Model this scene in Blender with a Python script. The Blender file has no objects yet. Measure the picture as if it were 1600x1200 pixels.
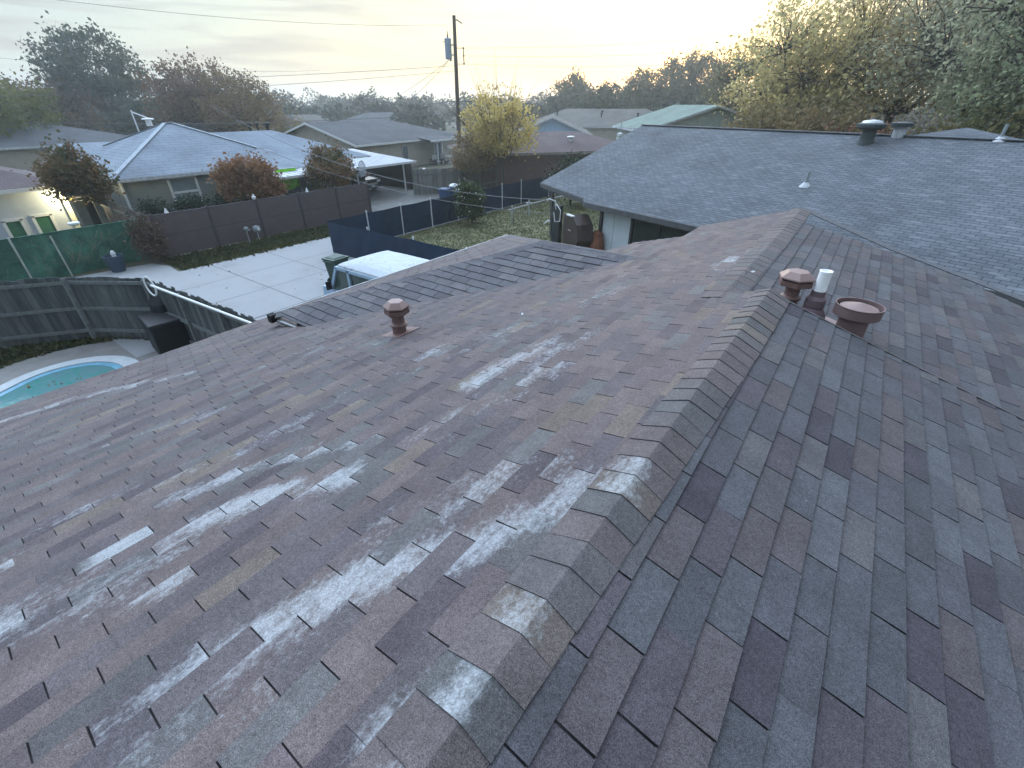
import bpy, math, random
import numpy as np
from mathutils import Vector, Matrix
D = bpy.data; S = bpy.context.scene; COL = S.collection
random.seed(7); RNG = np.random.default_rng(7)
R_ = math.radians
# ------------------------------------------------------------ camera
# world: +Y runs along our ridge, +X across it, z = 0 is the ground
F = 700.0; TH = math.atan(438/F); CZ = 5.9
AZ = math.atan2(605, F*math.cos(TH)+438*math.sin(TH))
cd = D.cameras.new('camera'); cam = D.objects.new('camera', cd); COL.objects.link(cam)
cd.sensor_width = 36; cd.lens = F/1600*36; cd.clip_end = 3000; cd.clip_start = .02
cam.location = (0, 0, CZ); cam.rotation_euler = (math.pi/2-TH, 0, AZ)
S.camera = cam
# ------------------------------------------------------------ light
SUN_AZ = R_(-19.3); SUN_EL = R_(3.0)
sdir = Vector((math.sin(SUN_AZ)*math.cos(SUN_EL), math.cos(SUN_AZ)*math.cos(SUN_EL), math.sin(SUN_EL)))
W = D.worlds.new('World'); S.world = W; W.use_nodes = True
wn = W.node_tree; wn.nodes.clear()
def wN(t, **k):
    n = wn.nodes.new(t)
    for a, b in k.items(): setattr(n, a, b)
    return n
def wL(a, b): wn.links.new(a, b)
def wmath(op, a, b=None, c=None):
    n = wN('ShaderNodeMath', operation=op)
    for i, v in enumerate((a, b, c)):
        if v is None: continue
        if hasattr(v, 'is_linked') or hasattr(v, 'links'): wL(v, n.inputs[i])
        else: n.inputs[i].default_value = v
    return n.outputs[0]
def wmix(f, a, b, mode='MIX'):
    n = wN('ShaderNodeMix', data_type='RGBA', blend_type=mode)
    for i, v in ((0, f), (6, a), (7, b)):
        if hasattr(v, 'links'): wL(v, n.inputs[i])
        else: n.inputs[i].default_value = v if i == 0 else (*v, 1)
    return n.outputs[2]
sky = wN('ShaderNodeTexSky', sky_type='NISHITA'); sky.sun_disc = False
sky.sun_elevation = SUN_EL; sky.sun_rotation = SUN_AZ; sky.altitude = 200; sky.dust_density = 2.0; sky.ozone_density = 2.0
tc = wN('ShaderNodeTexCoord'); sep = wN('ShaderNodeSeparateXYZ'); wL(tc.outputs['Generated'], sep.inputs[0])
el = sep.outputs[2]
dot = wN('ShaderNodeVectorMath', operation='DOT_PRODUCT'); wL(tc.outputs['Generated'], dot.inputs[0]); dot.inputs[1].default_value = sdir
dsun = wmath('MAXIMUM', dot.outputs['Value'], 0.0)
elc = wmath('MAXIMUM', el, 0.0)
f1 = wN('ShaderNodeMapRange', interpolation_type='SMOOTHSTEP'); wL(elc, f1.inputs[0]); f1.inputs[1].default_value = .13; f1.inputs[2].default_value = .55
base = wmix(f1.outputs[0], (.33, .385, .39), (2.02, 2.46, 3.12))
g1 = wmath('MULTIPLY', wmath('POWER', dsun, 6.0), .50)
g2 = wmath('MULTIPLY', wmath('POWER', dsun, 160.0), 1.2)
low = wmath('POWER', wmath('SUBTRACT', 1.0, wmath('MINIMUM', wmath('MULTIPLY', elc, 5.0), 1.0)), 2.0)
warm = wmix(low, (.96, .80, .34), (1.0, .62, .16))
n = wN('ShaderNodeVectorMath', operation='SCALE'); wL(warm, n.inputs[0]); wL(g1, n.inputs['Scale'])
grad = wN('ShaderNodeVectorMath', operation='DOT_PRODUCT'); wL(tc.outputs['Generated'], grad.inputs[0]); grad.inputs[1].default_value = (-.88, .47, .0)
gm_ = wN('ShaderNodeMapRange'); wL(grad.outputs['Value'], gm_.inputs[0]); gm_.inputs[1].default_value = -.9; gm_.inputs[2].default_value = .75; gm_.inputs[3].default_value = .60; gm_.inputs[4].default_value = 1.15
lobe = wN('ShaderNodeVectorMath', operation='DOT_PRODUCT'); wL(tc.outputs['Generated'], lobe.inputs[0]); lobe.inputs[1].default_value = (-.72, .38, .58)
lob = wmath('MULTIPLY', wmath('POWER', wmath('MAXIMUM', lobe.outputs['Value'], 0.0), 4.0), 2.1)
hs_ = wN('ShaderNodeMix'); wL(f1.outputs[0], hs_.inputs[0]); hs_.inputs[2].default_value = 1.0; wL(wmath('ADD', lob, .42), hs_.inputs[3])
b0_ = wN('ShaderNodeVectorMath', operation='SCALE'); wL(base, b0_.inputs[0]); wL(hs_.outputs[0], b0_.inputs['Scale']); base = b0_.outputs[0]
bs_ = wN('ShaderNodeVectorMath', operation='SCALE'); wL(base, bs_.inputs[0]); wL(gm_.outputs[0], bs_.inputs['Scale'])
c1 = wmix(1.0, bs_.outputs[0], n.outputs[0], 'ADD')
n = wN('ShaderNodeVectorMath', operation='SCALE'); n.inputs[0].default_value = (1.0, .72, .35); wL(g2, n.inputs['Scale'])
c1 = wmix(1.0, c1, n.outputs[0], 'ADD')
low2 = wmath('SUBTRACT', 1.0, wmath('MINIMUM', wmath('MULTIPLY', elc, 5.0), 1.0))
c1 = wmix(wmath('MULTIPLY', wmath('MULTIPLY', wmath('POWER', dsun, 3.5), low2), 1.0), c1, (.78, .60, .24))
m3 = wmath('MULTIPLY', wmath('MULTIPLY', wmath('POWER', dsun, 30.0), low), .9)
c1 = wmix(m3, c1, (1.0, .46, .10))
# streaked clouds
mp = wN('ShaderNodeMapping'); wL(tc.outputs['Generated'], mp.inputs[0]); mp.inputs['Scale'].default_value = (2.6, 2.6, 26); mp.inputs['Rotation'].default_value = (R_(1.5), R_(-2.0), 0)
ns = wN('ShaderNodeTexNoise'); wL(mp.outputs[0], ns.inputs['Vector']); ns.inputs['Scale'].default_value = 1.5; ns.inputs['Detail'].default_value = 6; ns.inputs['Roughness'].default_value = .55; ns.inputs['Distortion'].default_value = .5
cr = wN('ShaderNodeValToRGB'); wL(ns.outputs['Fac'], cr.inputs[0]); cr.color_ramp.elements[0].position = .42; cr.color_ramp.elements[1].position = .63
cl = wmath('MULTIPLY', cr.outputs[0], .75)
cl = wmath('MULTIPLY', cl, wmath('SUBTRACT', 1.0, wmath('MULTIPLY', wmath('POWER', dsun, 30.0), .6)))
cloud = wmix(low, (.27, .27, .29), (.36, .29, .26))
cloud = wmix(wmath('POWER', dsun, 8.0), cloud, (.62, .53, .36))
c2 = wmix(cl, c1, cloud)
bg = wN('ShaderNodeBackground'); wL(sky.outputs[0], bg.inputs[0]); bg.inputs[1].default_value = .05
bg2 = wN('ShaderNodeBackground'); wL(c2, bg2.inputs[0]); bg2.inputs[1].default_value = 1.0
ad = wN('ShaderNodeAddShader'); wL(bg.outputs[0], ad.inputs[0]); wL(bg2.outputs[0], ad.inputs[1])
wo = wN('ShaderNodeOutputWorld'); wL(ad.outputs[0], wo.inputs[0])
sl = D.lights.new('sun', 'SUN'); sun = D.objects.new('sun', sl); COL.objects.link(sun)
sl.energy = 1.2; sl.angle = R_(10); sl.color = (1, .78, .52)
sun.rotation_euler = sdir.to_track_quat('Z', 'Y').to_euler(); sun.location = (0, 0, 60)
S.view_settings.view_transform = 'Standard'; S.view_settings.look = 'None'; S.view_settings.gamma = 1; S.view_settings.exposure = 0.55
S.render.engine = 'CYCLES'; S.cycles.use_denoising = True; S.cycles.max_bounces = 6; S.cycles.volume_bounces = 0
S.cycles.transparent_max_bounces = 8; S.cycles.use_adaptive_sampling = False

# ------------------------------------------------------------ maths
def ray(u, v):
    x = u-800; dn = F*math.sin(TH)+(v-600)*math.cos(TH); fw = F*math.cos(TH)-(v-600)*math.sin(TH)
    return Vector((math.cos(AZ)*x-math.sin(AZ)*fw, math.sin(AZ)*x+math.cos(AZ)*fw, -dn))
def at(u, v, z=0.0):            # sight line meets the level z
    r = ray(u, v); t = (z-CZ)/r.z; return Vector((0, 0, CZ))+r*t
def atX(u, v, X):
    r = ray(u, v); return Vector((0, 0, CZ))+r*(X/r.x)
def far(u, v, d):               # at plan distance d
    r = ray(u, v); return Vector((0, 0, CZ))+r*(d/math.hypot(r.x, r.y))
V = Vector

# ------------------------------------------------------------ materials
MATS = {}
def lk(nt, a, b): nt.links.new(a, b)
def setc(sock, c): sock.default_value = (c[0], c[1], c[2], 1)
def mat(name, c, rough=.8, var=.18, scale=3.0, bump=.0, bscale=40, metal=0, tint=None, spec=.3, stretch=(1, 1, 1), c2=None):
    """procedural surface: base colour broken up by noise; tint = second colour picked board by board / leaf by leaf"""
    if name in MATS: return MATS[name]
    m = D.materials.new(name); m.use_nodes = True; nt = m.node_tree; b = nt.nodes['Principled BSDF']; MATS[name] = m
    b.inputs['Roughness'].default_value = rough; b.inputs['Metallic'].default_value = metal; b.inputs['Specular IOR Level'].default_value = spec
    tcn = nt.nodes.new('ShaderNodeTexCoord'); mpn = nt.nodes.new('ShaderNodeMapping'); mpn.inputs['Scale'].default_value = stretch
    lk(nt, tcn.outputs['Object'], mpn.inputs[0])
    no = nt.nodes.new('ShaderNodeTexNoise'); no.inputs['Scale'].default_value = scale; no.inputs['Detail'].default_value = 6; no.inputs['Roughness'].default_value = .65
    lk(nt, mpn.outputs[0], no.inputs['Vector'])
    col = nt.nodes.new('ShaderNodeMix'); col.data_type = 'RGBA'
    if tint:
        a = nt.nodes.new('ShaderNodeAttribute'); a.attribute_name = 'tint'
        lk(nt, a.outputs['Fac'], col.inputs[0]); setc(col.inputs[6], c); setc(col.inputs[7], tint)
    else:
        rp = nt.nodes.new('ShaderNodeMapRange'); rp.inputs[1].default_value = .35; rp.inputs[2].default_value = .65
        lk(nt, no.outputs['Fac'], rp.inputs[0]); lk(nt, rp.outputs[0], col.inputs[0]); setc(col.inputs[6], c); setc(col.inputs[7], c2 or c)
    hv = nt.nodes.new('ShaderNodeHueSaturation'); lk(nt, col.outputs[2], hv.inputs['Color'])
    mr = nt.nodes.new('ShaderNodeMapRange'); mr.inputs[1].default_value = .3; mr.inputs[2].default_value = .7; mr.inputs[3].default_value = 1-var; mr.inputs[4].default_value = 1+var
    lk(nt, no.outputs['Fac'], mr.inputs[0]); lk(nt, mr.outputs[0], hv.inputs['Value']); lk(nt, hv.outputs[0], b.inputs['Base Color'])
    if bump:
        n2 = nt.nodes.new('ShaderNodeTexNoise'); n2.inputs['Scale'].default_value = bscale; n2.inputs['Detail'].default_value = 4
        lk(nt, mpn.outputs[0], n2.inputs['Vector'])
        bp = nt.nodes.new('ShaderNodeBump'); bp.inputs['Strength'].default_value = bump; bp.inputs['Distance'].default_value = .02
        lk(nt, n2.outputs['Fac'], bp.inputs['Height']); lk(nt, bp.outputs[0], b.inputs['Normal'])
    return m
def leafmat(name, c, tint, trans=.35):
    if name in MATS: return MATS[name]
    m = mat(name, c, rough=.7, var=.25, scale=.6, tint=tint, spec=.15); nt = m.node_tree; b = nt.nodes['Principled BSDF']
    tr = nt.nodes.new('ShaderNodeBsdfTranslucent'); src = b.inputs['Base Color'].links[0].from_socket; lk(nt, src, tr.inputs[0])
    mx = nt.nodes.new('ShaderNodeMixShader'); mx.inputs[0].default_value = trans
    out = [x for x in nt.nodes if x.type == 'OUTPUT_MATERIAL'][0]
    lk(nt, b.outputs[0], mx.inputs[1]); lk(nt, tr.outputs[0], mx.inputs[2]); lk(nt, mx.outputs[0], out.inputs['Surface'])
    return m
def shingle_uv(name, c, c2, lightc, w=.33, h=.14, contrast=1.0, soft=.35):
    """asphalt shingle roof seen from afar: UV is metres along the course / down the slope"""
    if name in MATS: return MATS[name]
    m = D.materials.new(name); MATS[name] = m; m.use_nodes = True; nt = m.node_tree; b = nt.nodes['Principled BSDF']; b.inputs['Roughness'].default_value = .92; b.inputs['Specular IOR Level'].default_value = .15
    uv = nt.nodes.new('ShaderNodeUVMap'); uv.uv_map = 'uv'
    br = nt.nodes.new('ShaderNodeTexBrick'); lk(nt, uv.outputs[0], br.inputs['Vector']); br.inputs['Scale'].default_value = 1
    br.inputs['Brick Width'].default_value = w; br.inputs['Row Height'].default_value = h; br.inputs['Mortar Size'].default_value = .012; br.inputs['Mortar Smooth'].default_value = .3
    setc(br.inputs['Color1'], c); setc(br.inputs['Color2'], c2); setc(br.inputs['Mortar'], tuple(x*.45 for x in c)); br.offset = .5
    mp2 = nt.nodes.new('ShaderNodeMapping'); lk(nt, uv.outputs[0], mp2.inputs[0]); mp2.inputs['Scale'].default_value = (2.2, 8, 1)
    no = nt.nodes.new('ShaderNodeTexNoise'); lk(nt, mp2.outputs[0], no.inputs['Vector']); no.inputs['Scale'].default_value = 1.0; no.inputs['Detail'].default_value = 4
    r = nt.nodes.new('ShaderNodeMapRange'); r.inputs[1].default_value = .54; r.inputs[2].default_value = .70; r.inputs[4].default_value = soft; lk(nt, no.outputs['Fac'], r.inputs[0])
    mx = nt.nodes.new('ShaderNodeMix'); mx.data_type = 'RGBA'; lk(nt, r.outputs[0], mx.inputs[0]); lk(nt, br.outputs[0], mx.inputs[6]); setc(mx.inputs[7], lightc)
    n3 = nt.nodes.new('ShaderNodeTexNoise'); lk(nt, uv.outputs[0], n3.inputs['Vector']); n3.inputs['Scale'].default_value = .5; n3.inputs['Detail'].default_value = 5
    hv = nt.nodes.new('ShaderNodeHueSaturation'); mr = nt.nodes.new('ShaderNodeMapRange'); mr.inputs[1].default_value = .3; mr.inputs[2].default_value = .7; mr.inputs[3].default_value = .82; mr.inputs[4].default_value = 1.18
    lk(nt, n3.outputs['Fac'], mr.inputs[0]); lk(nt, mr.outputs[0], hv.inputs['Value']); lk(nt, mx.outputs[2], hv.inputs['Color']); lk(nt, hv.outputs[0], b.inputs['Base Color'])
    bp = nt.nodes.new('ShaderNodeBump'); bp.inputs['Strength'].default_value = .5; bp.inputs['Distance'].default_value = .01; lk(nt, br.outputs['Fac'], bp.inputs['Height']); bp.invert = True
    lk(nt, bp.outputs[0], b.inputs['Normal'])
    return m
def roofmat():
    """our own tab shingles: colour per tab from the 'hue' attribute, pale weathering from 'wear'"""
    m = D.materials.new('tab_shingle'); m.use_nodes = True; nt = m.node_tree; b = nt.nodes['Principled BSDF']; b.inputs['Roughness'].default_value = .82; b.inputs['Specular IOR Level'].default_value = .25
    tcn = nt.nodes.new('ShaderNodeTexCoord'); ob = tcn.outputs['Object']
    hue = nt.nodes.new('ShaderNodeAttribute'); hue.attribute_name = 'hue'
    wear = nt.nodes.new('ShaderNodeAttribute'); wear.attribute_name = 'wear'
    def noise(scale, detail=5, rough=.6, st=None, dist=0):
        n = nt.nodes.new('ShaderNodeTexNoise'); n.inputs['Scale'].default_value = scale; n.inputs['Detail'].default_value = detail; n.inputs['Roughness'].default_value = rough; n.inputs['Distortion'].default_value = dist
        if st:
            q = nt.nodes.new('ShaderNodeMapping'); q.inputs['Scale'].default_value = st; lk(nt, ob, q.inputs[0]); lk(nt, q.outputs[0], n.inputs['Vector'])
        else: lk(nt, ob, n.inputs['Vector'])
        return n.outputs['Fac']
    def rng(x, a, b_, c=0, d=1):
        n = nt.nodes.new('ShaderNodeMapRange'); lk(nt, x, n.inputs[0])
        for i, v in enumerate((a, b_, c, d)): n.inputs[i+1].default_value = v
        return n.outputs[0]
    def M(op, a, b_):
        n = nt.nodes.new('ShaderNodeMath'); n.operation = op
        for i, v in enumerate((a, b_)):
            if hasattr(v, 'links'): lk(nt, v, n.inputs[i])
            else: n.inputs[i].default_value = v
        return n.outputs[0]
    # granules
    gr = rng(noise(260, 3, .75), .36, .64, .42, 1.62)
    gm = rng(noise(55, 8, .85), .33, .67, .64, 1.42)
    bl = rng(noise(4, 6, .7), .3, .7, .80, 1.20)
    val = M('MULTIPLY', M('MULTIPLY', gr, gm), bl)
    hv = nt.nodes.new('ShaderNodeHueSaturation'); lk(nt, hue.outputs['Color'], hv.inputs['Color']); lk(nt, val, hv.inputs['Value'])
    # pale streaks: granules lost, stretched along the course
    w1 = noise(6, 6, .7, (1.5, .6, 1), .5); w2 = noise(34, 7, .8, (1.15, .8, 1))
    w = M('ADD', M('MULTIPLY', w1, .42), M('MULTIPLY', w2, .58))
    q = M('SUBTRACT', w, M('SUBTRACT', .715, M('MULTIPLY', wear.outputs['Fac'], .258)))
    fac = M('MULTIPLY', rng(q, 0.0, .17, 0, .82), rng(noise(120, 5, .8), .36, .60, .30, 1.0))
    mx = nt.nodes.new('ShaderNodeMix'); mx.data_type = 'RGBA'; lk(nt, fac, mx.inputs[0]); lk(nt, hv.outputs[0], mx.inputs[6]); setc(mx.inputs[7], (.36, .395, .415))
    lk(nt, mx.outputs[2], b.inputs['Base Color'])
    bp = nt.nodes.new('ShaderNodeBump'); bp.inputs['Strength'].default_value = .55; bp.inputs['Distance'].default_value = .004
    lk(nt, M('ADD', noise(200, 3, .7), M('MULTIPLY', noise(25, 3), .6)), bp.inputs['Height']); lk(nt, bp.outputs[0], b.inputs['Normal'])
    return m
M_SH = roofmat()

# ------------------------------------------------------------ mesh builder
class MB:
    def __init__(s): s.v = []; s.f = []; s.t = []; s.uv = []; s.h = []; s.w = []; s.k = 0.5
    def face(s, pts, uv=None, tint=None, hue=None, wear=0.0):
        i = len(s.v); s.v += [tuple(p) for p in pts]; s.f.append(tuple(range(i, i+len(pts)))); s.t.append(s.k if tint is None else tint)
        s.uv += uv if uv else [(0, 0)]*len(pts); s.h.append(hue or (.3, .3, .3)); s.w += list(wear) if isinstance(wear, (list, tuple)) else [wear]*len(pts)
    def box(s, c, size, X=(1, 0, 0), Y=(0, 1, 0), Z=None, taper=1.0):
        c = V(c); X = V(X).normalized(); Y = V(Y).normalized(); Z = V(Z).normalized() if Z else X.cross(Y).normalized()
        a, b, d = (q/2 for q in size); P = []
        for sz in (-1, 1):
            k = taper if sz > 0 else 1
            for sx, sy in ((-1, -1), (1, -1), (1, 1), (-1, 1)): P.append(c+X*a*sx*k+Y*b*sy*k+Z*d*sz)
        i = len(s.v); s.v += [tuple(p) for p in P]
        for q in ((3, 2, 1, 0), (4, 5, 6, 7), (0, 1, 5, 4), (1, 2, 6, 5), (2, 3, 7, 6), (3, 0, 4, 7)):
            s.f.append(tuple(i+j for j in q)); s.t.append(s.k); s.uv += [(0, 0)]*4; s.h.append((.3, .3, .3)); s.w += [0]*4
    def bar(s, a, b, w, h, up=(0, 0, 1)):
        a = V(a); b = V(b); d = b-a; L = d.length; d.normalize(); y = V(up).cross(d)
        if y.length < 1e-4: y = V((1, 0, 0)).cross(d)
        y.normalize(); s.box((a+b)/2, (L, w, h), d, y)
    def prism(s, poly, dz, down=True):
        """poly (ccw from above) thickened downward by dz"""
        poly = [V(p) for p in poly]; lo = [p-V((0, 0, dz)) for p in poly]; s.face(poly); s.face(lo[::-1])
        n = len(poly)
        for i in range(n): j = (i+1) % n; s.face([poly[i], lo[i], lo[j], poly[j]])
    def tube(s, pts, rad, n=8, cap=True):
        pts = [V(p) for p in pts]
        if not isinstance(rad, (list, tuple)): rad = [rad]*len(pts)
        rings = []; prev = None
        for i, p in enumerate(pts):
            d = (pts[min(i+1, len(pts)-1)]-pts[max(i-1, 0)]).normalized()
            if prev is None: x = d.orthogonal().normalized()
            else:
                x = prev-d*prev.dot(d); x = x.normalized() if x.length > 1e-5 else d.orthogonal().normalized()
            prev = x; y = d.cross(x); i0 = len(s.v)
            for k in range(n):
                a = 2*math.pi*k/n; s.v.append(tuple(p+(x*math.cos(a)+y*math.sin(a))*rad[i]))
            rings.append(i0)
        def add(q): s.f.append(q); s.t.append(s.k); s.uv.extend([(0, 0)]*len(q)); s.h.append((.3, .3, .3)); s.w += [0]*len(q)
        for a, b in zip(rings, rings[1:]):
            for k in range(n): j = (k+1) % n; add((a+k, a+j, b+j, b+k))
        if cap: add(tuple(rings[0]+k for k in range(n))[::-1]); add(tuple(rings[-1]+k for k in range(n)))
    def lathe(s, prof, c, ax=(0, 0, 1), n=24, cap=True):
        c = V(c); ax = V(ax).normalized(); x = ax.orthogonal().normalized(); y = ax.cross(x); rings = []
        for r, z in prof:
            i0 = len(s.v); rings.append(i0)
            for k in range(n):
                a = 2*math.pi*k/n; s.v.append(tuple(c+ax*z+(x*math.cos(a)+y*math.sin(a))*r))
        def add(q): s.f.append(q); s.t.append(s.k); s.uv.extend([(0, 0)]*len(q)); s.h.append((.3, .3, .3)); s.w += [0]*len(q)
        for a, b in zip(rings, rings[1:]):
            for k in range(n): j = (k+1) % n; add((a+k, a+j, b+j, b+k))
        if cap: add(tuple(rings[0]+k for k in range(n))[::-1]); add(tuple(rings[-1]+k for k in range(n)))
    def build(s, name, m, parent=None, smooth=False, base=None, bevel=0):
        me = D.meshes.new(name); o = D.objects.new(name, me); COL.objects.link(o)
        if parent is not None:
            o.parent = parent; org = WORLD[parent.name]
        else:
            if base is None:
                A = np.array(s.v); base = (float((A[:, 0].min()+A[:, 0].max())/2), float((A[:, 1].min()+A[:, 1].max())/2), float(A[:, 2].min()))
            o.location = base; org = V(base)
        WORLD[o.name] = V(org); ox, oy, oz = org
        me.from_pydata([(x-ox, y-oy, z-oz) for x, y, z in s.v], [], s.f); me.materials.append(m)
        a = me.attributes.new('tint', 'FLOAT', 'FACE'); a.data.foreach_set('value', s.t)
        if any(u != (0, 0) for u in s.uv[:4]) or any(u != (0, 0) for u in s.uv[-4:]):
            l = me.uv_layers.new(name='uv'); l.data.foreach_set('uv', [c for u in s.uv for c in u])
        if any(q != (.3, .3, .3) for q in s.h[:3]):
            h = me.attributes.new('hue', 'FLOAT_COLOR', 'FACE'); h.data.foreach_set('color', [c for q in s.h for c in (*q, 1.0)])
            h = me.attributes.new('wear', 'FLOAT', 'CORNER'); h.data.foreach_set('value', s.w)
        if smooth: me.polygons.foreach_set('use_smooth', [True]*len(me.polygons))
        if bevel:
            bv = o.modifiers.new('bevel', 'BEVEL'); bv.width = bevel; bv.segments = 2; bv.limit_method = 'ANGLE'
        return o
WORLD = {}
def tag(o, label=None, cat=None, group=None, kind=None):
    if label: o['label'] = label
    if cat: o['category'] = cat
    if group: o['group'] = group
    if kind: o['kind'] = kind
    return o
def thing(name, loc, label, cat, group=None):
    o = D.objects.new(name, None); COL.objects.link(o); o.location = loc; o.empty_display_size = .3; WORLD[o.name] = V(loc)
    return tag(o, label, cat, group)
def leaves(name, cen, size, m, parent=None, base=None, flat=0.0, aspect=1.6, tint=None):
    """leaf-sized rhombs at the points cen (n,3)"""
    n = len(cen); cen = np.asarray(cen, float)
    a = RNG.normal(size=(n, 3)); a[:, 2] *= (1-flat); a /= np.linalg.norm(a, axis=1)[:, None]
    b = RNG.normal(size=(n, 3)); b = np.cross(a, b); b /= np.linalg.norm(b, axis=1)[:, None]
    sz = size*RNG.uniform(.6, 1.35, n)[:, None]
    P = np.stack([cen-a*sz*aspect/2, cen+b*sz/2, cen+a*sz*aspect/2, cen-b*sz/2], 1).reshape(-1, 3)
    org = WORLD[parent.name] if parent is not None else V(base if base is not None else (float(cen[:, 0].mean()), float(cen[:, 1].mean()), float(cen[:, 2].min())))
    P = P-np.array(org)
    me = D.meshes.new(name); me.vertices.add(4*n); me.vertices.foreach_set('co', P.astype(np.float32).ravel())
    me.loops.add(4*n); me.loops.foreach_set('vertex_index', np.arange(4*n, dtype=np.int32))
    me.polygons.add(n); me.polygons.foreach_set('loop_start', np.arange(0, 4*n, 4, dtype=np.int32))
    me.update(calc_edges=True)
    at_ = me.attributes.new('tint', 'FLOAT', 'FACE'); at_.data.foreach_set('value', (RNG.random(n) if tint is None else np.clip(tint, 0, 1)).astype(np.float32))
    me.materials.append(m); o = D.objects.new(name, me); COL.objects.link(o)
    if parent is not None: o.parent = parent
    else: o.location = org
    WORLD[o.name] = V(org)
    return o
def put(mb_fn, name, m, parent, **k):
    b = MB(); mb_fn(b); return b.build(name, m, parent, **k)

# ------------------------------------------------------------ shared materials
mWhite = mat('white_paint', (.60, .63, .64), .6, .08, 6)
mWhiteOld = mat('weathered_white_paint', (.40, .43, .45), .7, .25, 5)
mFascia = mat('fascia_paint', (.42, .43, .43), .7, .15, 4)
mDark = mat('dark_void', (.012, .013, .016), .9, .1)
mGlass = mat('window_glass', (.05, .07, .08), .12, .2, 1, spec=.6)
mBark = mat('bark', (.075, .062, .05), .95, .3, 8, .6, 20)
mBarkPale = mat('pale_bark', (.20, .18, .15), .95, .3, 8, .5, 20)
mSteel = mat('galvanised_steel', (.42, .45, .47), .45, .15, 10, metal=.5)
mBrownMetal = mat('brown_painted_vent', (.145, .085, .074), .55, .25, 14, .25, 60, c2=(.13, .085, .08))
mBrownPale = mat('pale_brown_vent_top', (.24, .165, .15), .5, .3, 25, c2=(.16, .11, .10))  # paler brown for the vent tops
mGreyPlank = mat('grey_fence_board', (.10, .11, .112), .9, .35, 3, .5, 12, tint=(.045, .054, .058), stretch=(3, 3, .5))
mRail = mat('fence_rail_wood', (.125, .14, .14), .9, .3, 5, .4, 20, stretch=(2, 2, 2))

# ============================================================ OUR HOUSE
RX, RZ = -.44, 4.4          # near ridge
SL, SR, SF = .25, .31, .235 # slopes: left plane, near right plane, far right plane
FX, FZ = -.81, 4.3075       # far ridge
YE = 4.7                    # where the near ridge section ends
def warp(p):
    x, y, z = p; return (x, y, z+.007*math.sin(x*1.7+y*.9)+.005*math.sin(y*2.3-x*.6+1))
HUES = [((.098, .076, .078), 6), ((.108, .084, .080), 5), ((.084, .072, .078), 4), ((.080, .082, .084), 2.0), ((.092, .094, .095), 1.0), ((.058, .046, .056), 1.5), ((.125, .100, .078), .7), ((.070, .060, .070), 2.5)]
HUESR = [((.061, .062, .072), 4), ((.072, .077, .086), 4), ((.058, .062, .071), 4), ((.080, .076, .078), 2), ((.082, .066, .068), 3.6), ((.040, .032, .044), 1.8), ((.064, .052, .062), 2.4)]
def pick(H, rnd):
    t = rnd.random()*sum(w for _, w in H)
    for c, w in H:
        t -= w
        if t <= 0: break
    k = rnd.uniform(.90, 1.10)*.92; W_ = sum(w for _, w in H); mn = [sum(q[i]*w for q, w in H)/W_ for i in range(3)]; q_ = [(x*.72+m_*.28)*k for x, m_ in zip(c, mn)]; g_ = sum(q_)/3; return tuple(g_+(x-g_)*.80 for x in q_)
def clip(poly, cp):
    """clip poly (list of (a,s)) by convex ccw polygon cp"""
    out = poly
    for i in range(len(cp)):
        (ax, ay), (bx, by) = cp[i], cp[(i+1) % len(cp)]; inp = out; out = []
        if not inp: return []
        ins = lambda p: (bx-ax)*(p[1]-ay)-(by-ay)*(p[0]-ax) >= -1e-9
        for j in range(len(inp)):
            p, q = inp[j], inp[(j+1) % len(inp)]; pi, qi = ins(p), ins(q)
            if pi: out.append(p)
            if pi != qi:
                d1 = (bx-ax)*(p[1]-ay)-(by-ay)*(p[0]-ax); d2 = (bx-ax)*(q[1]-ay)-(by-ay)*(q[0]-ax); t = d1/(d1-d2)
                out.append((p[0]+(q[0]-p[0])*t, p[1]+(q[1]-p[1])*t))
    return out
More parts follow.
